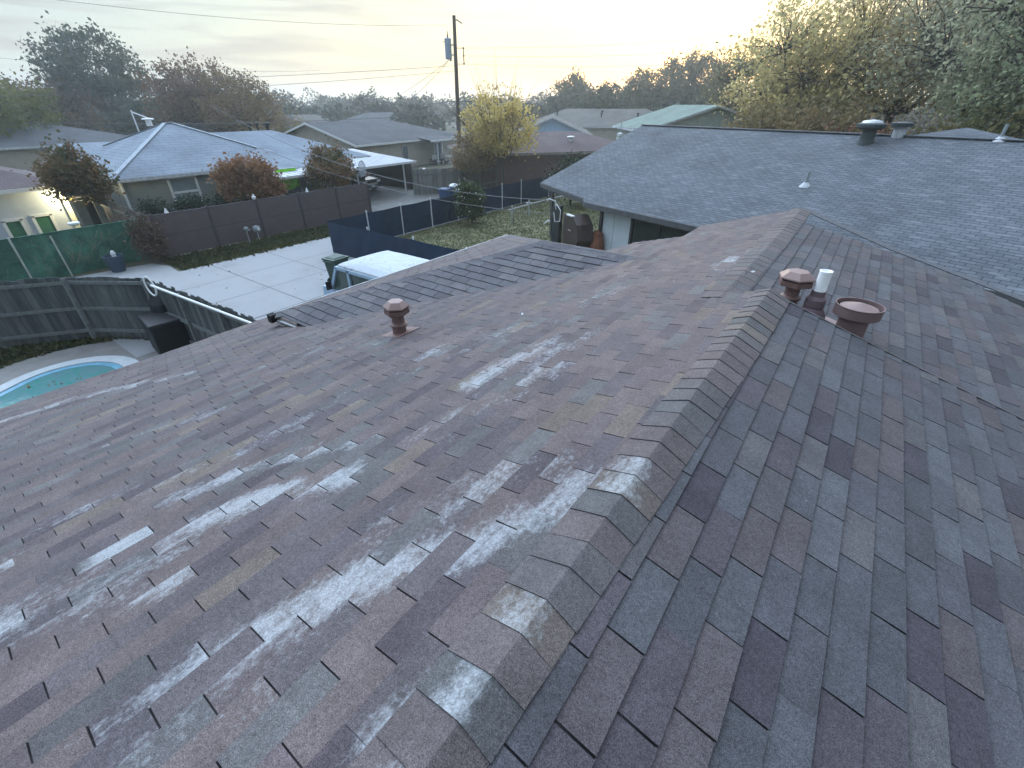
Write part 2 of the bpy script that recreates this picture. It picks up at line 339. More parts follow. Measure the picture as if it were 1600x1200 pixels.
def shingles(mb, O, A, Dn, polys, expo, tab, shift, s_off, a_off, H, rnd, wearfn=None, lift=.009):
    """every tab is a little slab: A along the course, Dn down the slope; polys = convex pieces in (a, s)"""
    A = V(A).normalized(); Dn = V(Dn).normalized(); N = A.cross(Dn).normalized()
    if N.z < 0: N = -N
    O = V(O); P = lambda a, s, h: warp(O+A*a+Dn*s+N*h)
    for poly in polys:
        area = sum(poly[i][0]*poly[(i+1) % len(poly)][1]-poly[(i+1) % len(poly)][0]*poly[i][1] for i in range(len(poly)))
        if area < 0: poly = poly[::-1]
        amin = min(p[0] for p in poly); amax = max(p[0] for p in poly); smin = min(p[1] for p in poly); smax = max(p[1] for p in poly)
        # felt/underlay the slots look down on; its near-black also paints in slot shadow
        na = max(1, int((amax-amin)/.5)); ns_ = max(1, int((smax-smin)/.5))
        for i in range(na):
            for j in range(ns_):
                q = clip([(amin+(amax-amin)*(i+x)/na, smin+(smax-smin)*(j+y)/ns_) for x, y in ((0, 0), (1, 0), (1, 1), (0, 1))], poly)
                if len(q) > 2: mb.face(flip([P(a, s, 0) for a, s in q], N), hue=(.014, .013, .014))
        r0 = int((smin-s_off)/expo)-1; r1 = int((smax-s_off)/expo)+1
        for r in range(r0, r1+1):
            rr = random.Random(r*131+int(expo*1e5)); s0 = s_off+r*expo+rr.uniform(-.003, .003); s1 = s_off+(r+1)*expo+rr.uniform(-.003, .003)
            base = a_off+shift*r; k0 = int((amin-base)/tab)-1; k1 = int((amax-base)/tab)+1; wob = rr.uniform(-.008, .008)
            for k in range(k0, k1+1):
                g = random.Random(r*7919+k*104729+int(tab*1e4)); gap = g.uniform(.0045, .0070) if wearfn is wearL else g.uniform(.006, .010)
                a0 = base+wob+k*tab+gap/2; a1 = base+wob+(k+1)*tab-gap/2
                if g.random() < .12: a1 += gap*.9      # closed slot
                ds = g.uniform(-.0025, .0025); q = clip([(a0, s0), (a1, s0), (a1, s1+ds), (a0, s1+ds+g.uniform(-.0015, .0015))], poly)
                if len(q) < 3: continue
                up = lift*g.uniform(.85, 1.35); hh = lambda s: .0012+up*max(0, (s-s0)/expo)
                hue = pick(H, g); ca, cs = sum(p[0] for p in q)/len(q), sum(p[1] for p in q)/len(q)
                wv = wearfn(ca, cs, g) if wearfn else g.uniform(0, .35)
                top = [P(a, s, hh(s)) for a, s in q]; lo = [P(a, s, -.003) for a, s in q]
                n = len(q)
                if wearfn is wearL and n == 4 and s0 >= smin-1e-6 and wv[1] > .05:
                    (A0, B0), (A1_, B1_), (A2_, B2_), (A3_, B3_) = q
                    def pt(x, y): a_ = (A0*(1-x)+A1_*x)*(1-y)+(A3_*(1-x)+A2_*x)*y; s_ = (B0*(1-x)+B1_*x)*(1-y)+(B3_*(1-x)+B2_*x)*y; return a_, s_
                    for ii in range(3):
                        for jj in range(2):
                            cs_ = [pt(x, y) for x, y in ((ii/3, jj/2), ((ii+1)/3, jj/2), ((ii+1)/3, (jj+1)/2), (ii/3, (jj+1)/2))]; pp = [P(a, s, hh(s)) for a, s in cs_]; ws = [wv[0]+streak(a, s)*wv[2] for a, s in cs_]
                            if (V(pp[1])-V(pp[0])).cross(V(pp[2])-V(pp[0])).dot(N) < 0: pp = pp[::-1]; ws = ws[::-1]
                            mb.face(pp, hue=hue, wear=ws)
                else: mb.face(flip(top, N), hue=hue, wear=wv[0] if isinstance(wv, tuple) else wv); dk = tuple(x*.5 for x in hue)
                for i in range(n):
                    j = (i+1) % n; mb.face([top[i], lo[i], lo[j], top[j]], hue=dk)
def flip(pts, N):
    p = [V(x) for x in pts]; n = (p[1]-p[0]).cross(p[2]-p[0]); return p if n.dot(N) > 0 else p[::-1]

# pale streaks seen on the left plane: image pixels -> (Y, s) on the plane
cosL = math.cos(math.atan(SL)); nL = V((-SL, 0, 1))
def onL(u, v):
    r = ray(u, v); t = (V((RX, 0, RZ))-V((0, 0, CZ))).dot(nL)/r.dot(nL); p = V((0, 0, CZ))+r*t; return (p.y, (RX-p.x)/cosL)
STREAKS = []
for pts, wd, st in [
    ([(0, 978), (95, 938), (180, 905), (250, 880), (311, 868)], .10, .95), ([(187, 858), (292, 821), (375, 792), (450, 769), (499, 754), (547, 742)], .09, 1.12),
    ([(270, 780), (375, 739), (440, 716), (499, 699), (544, 688), (592, 676)], .08, 1.0), ([(37, 832), (142, 787), (217, 765), (281, 745)], .09, .6),
    ([(0, 660), (124, 622), (225, 600), (295, 585)], .09, 1.05), ([(187, 690), (262, 664), (330, 645)], .10, .75), ([(334, 1030), (412, 1000), (506, 940), (600, 889), (660, 870), (740, 850), (830, 810), (900, 770), (930, 755)], .10, 1.12),
    ([(600, 1150), (640, 1110), (690, 1060), (740, 1010)], .06, .9), ([(36, 868), (86, 850)], .07, 1.0), ([(600, 820), (660, 790), (740, 760), (840, 720)], .12, .75), ([(640, 570), (700, 540), (790, 520)], .20, .62),
    ([(660, 680), (760, 620), (860, 560), (930, 520)], .12, .72), ([(560, 720), (680, 680), (800, 620)], .16, .55), ([(820, 600), (880, 560), (950, 490)], .16, .55), ([(1100, 440), (1150, 425), (1180, 410)], .10, .45), ([(880, 500), (960, 450), (1010, 430)], .18, .5),
    ([(1120, 420), (1180, 390)], .12, .75), ([(380, 700), (470, 660), (560, 620)], .14, .7), ([(200, 1150), (330, 1080), (430, 1050)], .12, .62), ([(0, 1000), (120, 950), (260, 905)], .10, .8), ([(740, 600), (860, 530)], .1, .9), ([(440, 560), (540, 540), (620, 535)], .2, .45)]:
    q = [onL(*p) for p in pts]
    for a, b in zip(q, q[1:]): STREAKS.append((a, b, wd, st))
def streak(a, s):
    w = 0
    for (ya, sa), (yb, sb), wd, st in STREAKS:
        dx, dy = yb-ya, sb-sa; t = max(0, min(1, ((a-ya)*dx+(s-sa)*dy)/(dx*dx+dy*dy+1e-9)))
        d = math.hypot((a-ya-dx*t)*.8, s-sa-dy*t)/(wd*1.8)
        if d < 1: w = max(w, st*(1-d*d)**.8)
    return w
def wearL(a, s, g):
    w = g.uniform(0, .42)
    if g.random() < .10: w += .2
    return (w, max(streak(a+x, s) for x in (-.12, 0, .12)), g.choice((.55, .8, .9, 1.0, 1.1, 1.15)))

house = thing('brick_house', (-3, 4, 0), 'house we stand on with worn reddish brown shingle roof and brown vents', 'house')
dL = V((-1, 0, -SL)); dR = V((1, 0, -SR)); dF = V((1, 0, -SF))
SE = (8.62-.44)/cosL
mb = MB()
shingles(mb, (RX, 0, RZ), (0, 1, 0), dL, [[(-1.6, 0), (YE, 0), (YE, SE), (-1.6, SE)], [(YE, .381), (9.96, .381), (9.64, 1.08), (9.42, 1.93), (YE, 1.93)],
    [(YE, 1.93), (9.42, 1.93), (8.12, 2.68), (7.91, 3.48), (7.7, 4.6), (YE, 4.6)], [(YE, 4.6), (7.7, 4.6), (7.7, SE), (YE, SE)]],
    .135, .345, -.138, .135*.42, -.023+1.38, HUES, random, wearL)
roofL = mb.build('roof_slope', M_SH, house); tag(roofL, 'reddish brown roof slope with pale weathered streaks')
cosR = math.cos(math.atan(SR)); cosF = math.cos(math.atan(SF))
mb = MB()
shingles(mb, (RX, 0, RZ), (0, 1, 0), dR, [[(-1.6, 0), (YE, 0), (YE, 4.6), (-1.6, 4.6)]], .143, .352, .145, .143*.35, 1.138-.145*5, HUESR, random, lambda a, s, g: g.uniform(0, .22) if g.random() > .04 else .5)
roofR = mb.build('roof_slope', M_SH, house); tag(roofR, 'blue grey roof slope right of the ridge')
mb = MB()
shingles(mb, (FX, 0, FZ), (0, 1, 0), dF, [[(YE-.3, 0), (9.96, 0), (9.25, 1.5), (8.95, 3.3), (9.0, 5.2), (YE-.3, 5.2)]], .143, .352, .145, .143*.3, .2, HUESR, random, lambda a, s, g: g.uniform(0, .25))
mb.build('roof_slope', M_SH, house)
# wing roof (hipped) on the left
EZ = 2.88; C0 = V((-7.43, 3.34, EZ)); C1 = V((-7.43, 9.98, EZ)); AP = V((-4.22, 6.66, 3.9)); RE = V((-2.30, 6.66, 3.9))
def facepoly(O, A, Dn, pts):
    A = V(A).normalized(); Dn = V(Dn).normalized(); return [((V(p)-V(O)).dot(A), (V(p)-V(O)).dot(Dn)) for p in pts]
mb = MB()
nd = V((0, -1, -(3.9-EZ)/3.32)); pw = facepoly(AP, (1, 0, 0), nd, [AP, RE+V((.35, 0, 0)), (-4.6, 3.34, EZ), C0])
HW = [((.070, .070, .082), 4), ((.084, .088, .098), 4), ((.096, .092, .10), 3), ((.060, .058, .070), 3), ((.105, .10, .104), 1.5)]
shingles(mb, AP, (1, 0, 0), nd, [pw], .168, .345, .14, .05, .1, HW, random, lambda a, s, g: g.uniform(0, .2))
mb.build('wing_roof_slope', M_SH, house)
mb = MB(); ed = V((-1, 0, -(3.9-EZ)/3.21))
shingles(mb, AP, (0, 1, 0), ed, [facepoly(AP, (0, 1, 0), ed, [AP, C1, C0])], .143, .345, .14, .05, .1, HUES, random, lambda a, s, g: g.uniform(0, .4))
fd = V((0, 1, -(3.9-EZ)/3.32))
shingles(mb, AP, (1, 0, 0), fd, [facepoly(AP, (1, 0, 0), fd, [AP, C1, (-4.6, 9.98, EZ), RE+V((.35, 0, 0))])], .143, .345, .14, .05, .1, HUES, random, lambda a, s, g: g.uniform(0, .4))
mb.build('wing_roof_slope', M_SH, house)
# bent cap shingles
def caps(mb, A, B, dl, dr, half, expo, H, wearfn, y0=0.0, legs=None, lift=.008, thick=.006, crown=0.0, rnd_r=.03):
    A, B = V(A), V(B); t = (B-A); L = t.length; t.normalize(); up = V((0, 0, 1)); up = (up-t*up.dot(t)).normalized()
    dl = (V(dl)-t*V(dl).dot(t)).normalized(); dr = (V(dr)-t*V(dr).dot(t)).normalized(); n = int((L-y0)/expo)+1
    for i in range(n):
        g = random.Random(i*37+int(L*100)); a0 = y0+i*expo+g.uniform(-.006, .006); a1 = min(a0+expo*1.6, L); hue = pick(H, g); wv = wearfn(a0, g)
        if a0 > L-.03: break
        sk = g.uniform(-.014, .012)
        def sec(a, h, side_sk):
            P = []; jit = g.uniform(-.004, .004)
            for k, s in enumerate((-1, -.66, -.33, -.09, 0, .09, .33, .66, 1)):
                d = dl if s < 0 else dr; hw = (half if not legs else (legs(a)[0] if s < 0 else legs(a)[1]))+jit; q = abs(s)*hw
                drop = -.002*math.exp(-(q/.012)**1.3)   # rounded apex
                P.append((A+t*(a+side_sk*s+.006*abs(s)*(1 if s < 0 else -1))+d*q+up*(h*(1-.25*abs(s)**3)+.004+crown*(1-abs(s))+drop), s))
            return P
        lo = sec(a0, lift+g.uniform(0, .004), sk); hi = sec(a1, .002, sk)
        for k in range(8):
            s_ = (lo[k][1]+lo[k+1][1])/2
            w_ = [(wv*max(.2, 1-.7*abs(q_+.25)) if wv > .5 else wv*.5) for q_ in (lo[k][1], lo[k+1][1], lo[k+1][1], lo[k][1])]
            mb.face([warp(lo[k][0]), warp(lo[k+1][0]), warp(hi[k+1][0]), warp(hi[k][0])], hue=hue, wear=w_)
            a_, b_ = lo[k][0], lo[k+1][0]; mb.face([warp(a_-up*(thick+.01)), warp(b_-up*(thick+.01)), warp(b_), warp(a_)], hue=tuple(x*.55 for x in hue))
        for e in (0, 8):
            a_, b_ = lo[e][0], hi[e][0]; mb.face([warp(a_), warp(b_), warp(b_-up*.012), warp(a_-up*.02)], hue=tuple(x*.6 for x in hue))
def wearC(a, g):
    y = a-1.6
    if abs(y-1.50) < .20: return 1.45
    if abs(y-.72) < .09 or abs(y-.38) < .09: return 1.25
    if abs(y-.02) < .1: return .95
    return g.uniform(0, .45)
HC = [((.100, .080, .080), 5), ((.086, .080, .082), 4), ((.118, .096, .080), 1.5), ((.074, .078, .080), 3)]
mb = MB(); caps(mb, (RX-.022, -1.6, RZ+.004), (RX+.01, YE+.01, RZ+.006), dL, dR, .17, .152, HC, wearC, y0=.14, crown=.021, legs=lambda a: (lambda t: (.195-.07*t, .125+.075*t))(max(0, min(1, (a-2.1)/3.0))))
mb.build('ridge_cap', M_SH, house)
mb = MB(); caps(mb, (FX, YE-.2, FZ+.004), (FX, 9.95, FZ+.004), dL, dF, .17, .2, HC, lambda a, g: g.uniform(0, .3), lift=.004, thick=.0)
mb.build('ridge_cap', M_SH, house)
mb = MB(); caps(mb, C0+V((.02, .02, .0)), AP, ed, nd, .15, .2, HW, lambda a, g: g.uniform(0, .3), lift=.006); caps(mb, AP, RE+V((.1, 0, 0)), fd, nd, .15, .2, HW, lambda a, g: g.uniform(0, .3), lift=.006)
caps(mb, C1, AP, fd, ed, .15, .2, HW, lambda a, g: 0, lift=.006)
mb.build('ridge_cap', M_SH, house)
# rake caps at the far end of the far slope
ra = V((FX, 0, FZ))+V((0, 9.93, 0)); rb = V((FX, 0, FZ))+dF.normalized()*1.5+V((0, 9.22, 0)); rc = V((FX, 0, FZ))+dF.normalized()*3.3+V((0, 8.92, 0)); rd_ = V((FX, 0, FZ))+dF.normalized()*5.1+V((0, 8.97, 0))
mb = MB()
for a, b in ((ra, rb), (rb, rc), (rc, rd_)): mb.bar(a+V((0, -.06, .012)), b+V((0, -.06, .012)), .17, .012)
mb.build('rake_cap', mat('rake_cap_shingle', (.075, .08, .088), .8, .3, 20, .3, 80), house)
# the step where the near section stops: end board under the shingles
mb = MB(); mEnd = mat('step_end_felt', (.10, .085, .082), .9, .2, 20)
P0 = V((RX, YE-.004, RZ)); n = 14
for i in range(n):
    x0 = RX+4.3*i/n; x1 = RX+4.3*(i+1)/n; z0 = RZ-SR*(x0-RX); z1 = RZ-SR*(x1-RX)
    mb.face([warp((x0, YE+.003, z0+.003)), warp((x1, YE+.003, z1+.003)), (x1, YE+.003, z1-.22), (x0, YE+.003, z0-.22)])
mb.face([warp((FX, YE+.003, FZ)), warp((RX, YE+.003, RZ)), (RX, YE+.003, RZ-.25), (FX, YE+.003, FZ-.2)])
mb.build('end_board', mEnd, house)
mb = MB()
for i in range(20):
    x0 = RX+.17+4.1*i/20; x1 = RX+.17+4.1*(i+1)/20; z0 = RZ-SR*(x0-RX); z1 = RZ-SR*(x1-RX)
    mb.bar(warp((x0, YE-.012, z0+.011)), warp((x1, YE-.012, z1+.011)), .022, .006)
mb.build('edge_trim', mat('trim_shingle_strip', (.085, .08, .08), .9, .3, 20), house)
# fascia, soffit, walls
mb = MB(); zE = RZ-SL*(8.62-.44)
mb.box((-8.60, 2, zE-.09), (.025, 8, .15)); mb.box((-8.2, 2, zE-.17), (.8, 8, .015))
mFs = mat('house_fascia', (.19, .165, .155), .7, .2, 6); mb.build('fascia', mFs, house); mb = MB()
mb.box((-7.445, 6.66, EZ-.085), (.025, 6.62, .15)); mb.box((-7.1, 3.335, EZ-.085), (.64, .025, .15)); mb.box((-6.0, 9.98, EZ-.085), (2.9, .025, .15))
mb.build('fascia', mat('house_fascia', (.19, .165, .155), .7, .2, 6), house)
mb = MB(); mb.bar(C0+V((-.03, -.01, .004)), C1+V((-.03, 0, .004)), .022, .012)
mb.build('drip_edge', mWhiteOld, house)
mb = MB(); mb.box(C0+V((0, -.06, -.06)), (.11, .13, .13)); mb.build('gutter_end', mDark, house)
mb = MB(); mb.bar(C0+V((.12, -.04, -.08)), (-6.5, 3.33, EZ-.07), .05, .02); mb.bar(C0+V((.12, -.02, -.13)), C0+V((.35, -.02, -.19)), .06, .03); mb.build('loose_flashing', mSteel, house)
mBrick = shingle_uv('house_brick', (.22, .11, .085), (.27, .15, .11), (.3, .2, .16), w=.22, h=.075)
mb = MB()
def wallbox(mb, x0, y0, x1, y1, z0, z1):
    for a, b in (((x0, y0), (x1, y0)), ((x1, y0), (x1, y1)), ((x1, y1), (x0, y1)), ((x0, y1), (x0, y0))):
        L = math.hypot(b[0]-a[0], b[1]-a[1]); mb.face([(*a, z0), (*b, z0), (*b, z1), (*a, z1)], uv=[(0, z0), (L, z0), (L, z1), (0, z1)])
    mb.face([(x0, y0, z1), (x1, y0, z1), (x1, y1, z1), (x0, y1, z1)])
wallbox(mb, -7.95, -1.4, 4.6, 7.5, 0, 2.15); wallbox(mb, -6.9, 3.9, -2.5, 9.5, 0, 2.7); wallbox(mb, -3.0, 7.5, 3.6, 8.5, 0, 2.9)
mb.build('wall', mBrick, house)
# far-side slope seen from other places
mb = MB(); mb.prism([(FX, 7, FZ-.03), (4.2, 7, FZ-.03-SF*5), (4.2, 8.8, 2.5), (-4, 8.6, 2.9)][::-1], .05); mb.build('rear_roof_slope', mEnd, house)

# ---- vents, standing on the roof: parts of the house
def zF(x): return FZ-SF*(x-FX)
def on_left_slope(x): return RZ+SL*(x-RX)
def hexhood(mb, c, r, h):
    """six-sided storm collar: flared skirt, louvre gap, faceted cap"""
    x, y, z = c
    mb.lathe([(r*.55, 0), (r, h*.22), (r*1.0, h*.40), (r*.80, h*.46)], (x, y, z), n=6); mb.lathe([(r*.86, h*.54), (r*1.02, h*.62), (r*.62, h*1.0), (r*.60, h*1.01)], (x, y, z), n=6)
def capvent(name_, x, y, z, k, lab, wid=1.0):
    p = D.objects.new('roof_vent', None); COL.objects.link(p); p.parent = house; p.location = V((x, y, z))-V(WORLD[house.name]); WORLD[p.name] = V((x, y, z)); p['label'] = lab
    mb = MB(); mb.lathe([(.085*k, -.06), (.085*k, .10*k), (.105*k, .105*k), (.112*k, .125*k), (.078*k, .15*k), (.072*k, .30*k)], (x, y, z), n=20); mb.build('pipe', mBrownMetal, p, smooth=False)
    q = k*wid; mb = MB(); zb = z+.235*k; mb.lathe([(.075*k, 0), (.150*q, .03*k), (.152*q, .085*k), (.128*q, .092*k)], (x, y, zb), n=6); mb.lathe([(.128*q, .095*k), (.128*q, .115*k)], (x, y, zb), n=6)
    for i in range(6):   # gussets on the corners
        a = math.pi/3*i; o_ = (V((0, 0, 1)).orthogonal().normalized()); x_ = o_; y_ = V((0, 0, 1)).cross(x_); d_ = x_*math.cos(a)+y_*math.sin(a); mb.bar(V((x, y, zb+.02*k))+d_*.118*q, V((x, y, zb+.135*k))+d_*.135*q, .010, .03*q)
    mb.build('hood', mBrownMetal, p)
    mb = MB(); mb.lathe([(.162*q, .112*k), (.160*q, .125*k), (.092*q, .185*k), (.0, .19*k)], (x, y, zb), n=6, cap=False); mb.lathe([(.162*q, .112*k), (.0, .111*k)], (x, y, zb), n=6, cap=False); mb.build('hood_top', mBrownPale, p)
    return p
xv, yv = -4.13, 3.27; capvent('a', xv, yv, on_left_slope(xv), 1.0, 'brown capped vent pipe alone on the left slope')
xv, yv = -.27, 5.02; capvent('b', xv, yv, zF(xv)+.0, .86, 'brown faceted vent beside the white pipe', 1.2)
mb = MB(); mb.prism([(-4.30, 3.1, on_left_slope(-4.30)+.012), (-3.95, 3.1, on_left_slope(-3.95)+.012), (-3.95, 3.45, on_left_slope(-3.95)+.012), (-4.30, 3.45, on_left_slope(-4.30)+.012)], .006); mb.build('flashing', mBrownMetal, house)
# white pipe in a boot
x, y = -.055, 5.0; z = zF(x)+.02; p = D.objects.new('roof_vent', None); COL.objects.link(p); p.parent = house; p.location = V((x, y, z))-V(WORLD[house.name]); WORLD[p.name] = V((x, y, z)); p['label'] = 'white plastic vent pipe in a brown boot'
mb = MB(); mb.lathe([(.13, -.03), (.125, .02), (.082, .09), (.088, .10), (.085, .17), (.062, .20), (.060, .25)], (x, y, z), n=24); mb.build('boot', mat('boot_purple_brown', (.12, .085, .095), .7, .2, 20, .2), p, smooth=False)
mb = MB(); mb.lathe([(.053, .2), (.053, .43), (.056, .44), (.045, .442), (.045, .40)], (x, y, z), n=24, cap=False); mb.lathe([(.045, .40), (.0, .40)], (x, y, z), n=24, cap=False); mb.build('pipe', mat('white_pvc', (.80, .84, .84), .5, .12, 20), p, smooth=True)
# big vent with drum collar
x, y = .29, 4.98; z = zF(x); p = D.objects.new('roof_vent', None); COL.objects.link(p); p.parent = house; p.location = V((x, y, z))-V(WORLD[house.name]); WORLD[p.name] = V((x, y, z)); p['label'] = 'large round brown vent with a drum collar and cone top'
mBM2 = mat('dusty_brown_vent', (.155, .105, .10), .6, .2, 10, .15, 80, c2=(.125, .085, .085))
mb = MB(); mb.lathe([(.125, -.06), (.118, .19)], (x, y, z), n=40); mb.build('pipe', mBM2, p, smooth=False)
mb = MB(); R1 = .186; mb.lathe([(.12, .175), (R1-.012, .188), (R1, .195), (R1+.003, .20), (R1+.003, .285), (R1+.007, .288), (R1+.007, .296), (R1-.004, .296), (R1-.006, .21), (.10, .20)], (x, y, z), n=48, cap=False); mb.build('collar', mBM2, p)
mb = MB(); mb.lathe([(.145, .262), (.152, .270), (.025, .312), (.0, .318)], (x, y, z), n=48, cap=False); mb.lathe([(.145, .262), (.0, .261)], (x, y, z), n=48, cap=False); mb.build('cone_top', mBrownPale, p, smooth=False)
mb = MB(); mb.prism([(.06, 4.85, zF(.06)+.018), (.26, 4.85, zF(.26)+.018), (.26, 5.15, zF(.26)+.018), (.06, 5.15, zF(.06)+.018)], .01); mb.build('flashing', mat('vent_flashing', (.30, .22, .21), .6, .2, 12), house)

# a few fallen leaves and bits of white debris on the roof
def debris(u, v, s, m, nm, lab, cat):
    y, q = onL(u, v); c = V((RX, y, RZ))+dL.normalized()*q+V((0, 0, .014)); mb = MB(); a = random.uniform(0, 6.3)
    X = V((math.cos(a), math.sin(a), .1)).normalized(); Y_ = V((-math.sin(a), math.cos(a), .25)).normalized()
    k = 7; P = [c+X*s*(math.cos(t*6.283/k)+.15*math.cos(3*t))+Y_*s*.5*math.sin(t*6.283/k) for t in range(k)]
    mb.prism(P if (P[1]-P[0]).cross(P[2]-P[0]).z > 0 else P[::-1], .004); o = mb.build(nm, m, base=c); tag(o, lab, cat, 'scraps lying on the brown roof slope')
for (u, v), lb in zip([(816, 492), (1176, 426), (1012, 436)], ['pale curled scrap on the brown slope, nearest to the lone vent pipe', 'white scrap near the far ridge, highest of the three', 'white curl on the brown slope just below the wing ridge end']):
    debris(u, v, .026, mWhiteOld, 'roof_scrap', lb, 'debris')

# ============================================================ GROUND
mGrass = mat('dry_lawn', (.065, .080, .035), .95, .35, .9, .7, 30, c2=(.13, .125, .065))
mGreen = mat('green_grass', (.026, .038, .018), .95, .4, 1.6, .7, 30, c2=(.06, .075, .03))
mConc = mat('concrete', (.275, .29, .30), .9, .30, .7, .3, 40, c2=(.19, .205, .215))
mConcD = mat('old_concrete', (.125, .132, .13), .9, .2, .9, .25, 40)
mDirt = mat('dirt', (.20, .18, .155), .95, .25, 2, .6, 20)
def sheet(name, poly, z, m, kind='structure'):
    mb = MB(); mb.face([(p[0], p[1], z) for p in poly]); return tag(mb.build(name, m, base=(0, 0, 0)), kind=kind)
sheet('ground', [(-700, -200), (450, -200), (450, 800), (-700, 800)], 0, mat('ground_cover', (.060, .066, .045), .95, .35, .25, .5, 8, c2=(.085, .08, .055)))
XA = -21.8
sheet('lawn', [(-19.0, 12), (-8, 12), (-8, 30), (-19.0, 42)], .008, mGrass)
sheet('dirt_strip', [(-15.2, 3.9), (-9, 3.9), (-9, 11.9), (-15.2, 11.9)], .010, mDirt)
mb = MB()
seams = [-21.8, at(282, 455).x, at(330, 470).x, -14.6]
ys = [2.6, 7.7, at(444, 411).y+.4, 15.5, 19.5, 23.5, 27.5, 32, 37, 42]
seams.sort(); xs = [-21.8, -19.3, -17.0, -14.6]
for i in range(3):
    for j in range(len(ys)-1):
        mb.k = random.random(); x0, x1 = xs[i]+.012, xs[i+1]-.012; y0, y1 = ys[j]+.012, ys[j+1]-.012
        if i > 0 and ys[j] > 11: continue
        mb.face([(x0, y0, .03), (x1, y0, .03), (x1, y1, .03), (x0, y1, .03)])
        mb.face([(x0, y0, .0), (x0, y1, .0), (x0, y1, .03), (x0, y0, .03)])
tag(mb.build('alley', mConc, base=(0, 0, 0)), kind='structure')
sheet('alley_joint', [(-21.8, 2.6), (-14.6, 2.6), (-14.6, 11.9), (-19, 11.9), (-19, 42), (-21.8, 42)], .014, mat('joint_dark', (.08, .085, .09), .95, .2, 4))
sheet('concrete_apron', [(-24.6, 2.7), (-21.82, 2.7), (-21.82, 6.5), (-23.0, 6.6), (-24.0, 6.3)], .022, mConc)
sheet('parking_pad', [(-14.58, 5.4), (-8.6, 5.4), (-8.6, 11.5), (-14.58, 11.5)], .022, mConc)
sheet('grass_verge', [(-24.3, 6.7), (-21.82, 6.65), (-21.82, 19.0), (-24.3, 19.0)], .016, mGreen)
sheet('driveway', [(-24.8, 19.3), (-21.82, 19.3), (-21.82, 26), (-34, 26.6), (-34, 16.5), (-24.8, 16.5)], .02, mConcD)
sheet('pool_yard_grass', [(-18.3, -6), (-9, -6), (-9, 3.6), (-16.4, 3.4)], .008, mGreen)
# blades of grass where it is near enough to read
def blades(name, poly_fn, n, h, m, z=.0):
    P = []
    while len(P) < n:
        x, y = poly_fn(); P.append((x, y, z+h*random.random()*.6))
    return tag(leaves(name, np.array(P), h, m, base=(0, 0, 0), flat=-.8, aspect=2.2), kind='stuff')
mBlade = leafmat('grass_blade', (.030, .048, .020), (.085, .080, .035), .2); mBladeD = leafmat('dry_grass_blade', (.085, .10, .045), (.15, .14, .075), .2)
blades('grass', lambda: (random.uniform(-24.2, -21.75+.12*random.gauss(0, 1)), random.uniform(6.7, 19)), 9000, .10, mBlade)
blades('grass', lambda: (random.uniform(-18.9, -9), random.uniform(12.2, 33)), 30000, .05, mBladeD)
def yardpt():
    while True:
        x, y = random.uniform(-18.2, -14.0), random.uniform(-5, 3.5); ax, ay, bx, by = -14.30, .98, -11.6, -2.9; t = max(0, min(1, ((x-ax)*(bx-ax)+(y-ay)*(by-ay))/((bx-ax)**2+(by-ay)**2))); d = math.hypot(x-ax-t*(bx-ax), y-ay-t*(by-ay))
        if d > 1.22+.48*t+1.42+random.gauss(0, .05) and not (x > -14.9 and y > 2.5): return x, y
blades('grass', yardpt, 7000, .09, mBlade)
mLitter = leafmat('leaf_litter_leaf', (.22, .12, .05), (.30, .22, .10), .1)
P = np.array([(random.gauss(-22.2, .35), random.uniform(6.8, 18), .03) for _ in range(500)]+[(random.uniform(-21.5, -15), random.uniform(3, 11), .036) for _ in range(40)])
tag(leaves('fallen_leaves', P, .06, mLitter, base=(0, 0, 0)), kind='stuff')

# ============================================================ POOL YARD
pool = thing('swimming_pool', (-13.4, -.6, 0), 'kidney shaped turquoise swimming pool with pale rim', 'pool')
PA, PB, PRA, PRB = V((-14.30, .98, 0)), V((-11.6, -2.9, 0)), 1.22, 1.7
pdir = math.atan2((PA-PB).y, (PA-PB).x)
def ell(k, n=64, z=0, dr=0):
    o = []
    for i in range(n):
        a = pdir-math.pi/2+2*math.pi*i/n; c, rr = (PA, PRA) if i <= n//2 else (PB, PRB); o.append((c.x+(rr+dr)*math.cos(a), c.y+(rr+dr)*math.sin(a), z))
    return o
def ring(mb, a, b):
    n = len(a)
    for i in range(n): j = (i+1) % n; mb.face([a[i], a[j], b[j], b[i]])
mb = MB(); ring(mb, ell(1, dr=.36, z=.05), ell(1, dr=.0, z=.07)); ring(mb, ell(1, dr=0, z=.07), ell(1, dr=-.01, z=.03)); ring(mb, ell(1, dr=.38, z=0), ell(1, dr=.36, z=.05)); mb.build('coping', mat('pool_coping', (.34, .38, .40), .7, .12, 5), pool)
mb = MB(); ring(mb, ell(1, dr=-.01, z=.045), ell(1, dr=-.16, z=.040)); mb.build('tile_band', mat('pool_tile_blue', (.10, .26, .36), .3, .2, 8), pool)
mb = MB(); mb.face(ell(1, dr=-.10, z=.036))
mW = mat('pool_water', (.115, .215, .24), .10, .3, 2.6, .2, 7, spec=.5, c2=(.03, .15, .13), stretch=(.7, 2.2, 1));  # green second colour paints dappled reflections onto the water
mW.node_tree.nodes['Principled BSDF'].inputs['Transmission Weight'].default_value = .0; mW.node_tree.nodes['Principled BSDF'].inputs['IOR'].default_value = 1.33
mb.build('water', mW, pool)
P = np.array([(PA.x+random.gauss(-.1, .4), PA.y+random.gauss(0, .4), .045) for _ in range(14)])
leaves('floating_leaves', P, .05, mLitter, pool, flat=-.9)
mb = MB(); a = ell(1, dr=1.4, z=.02)
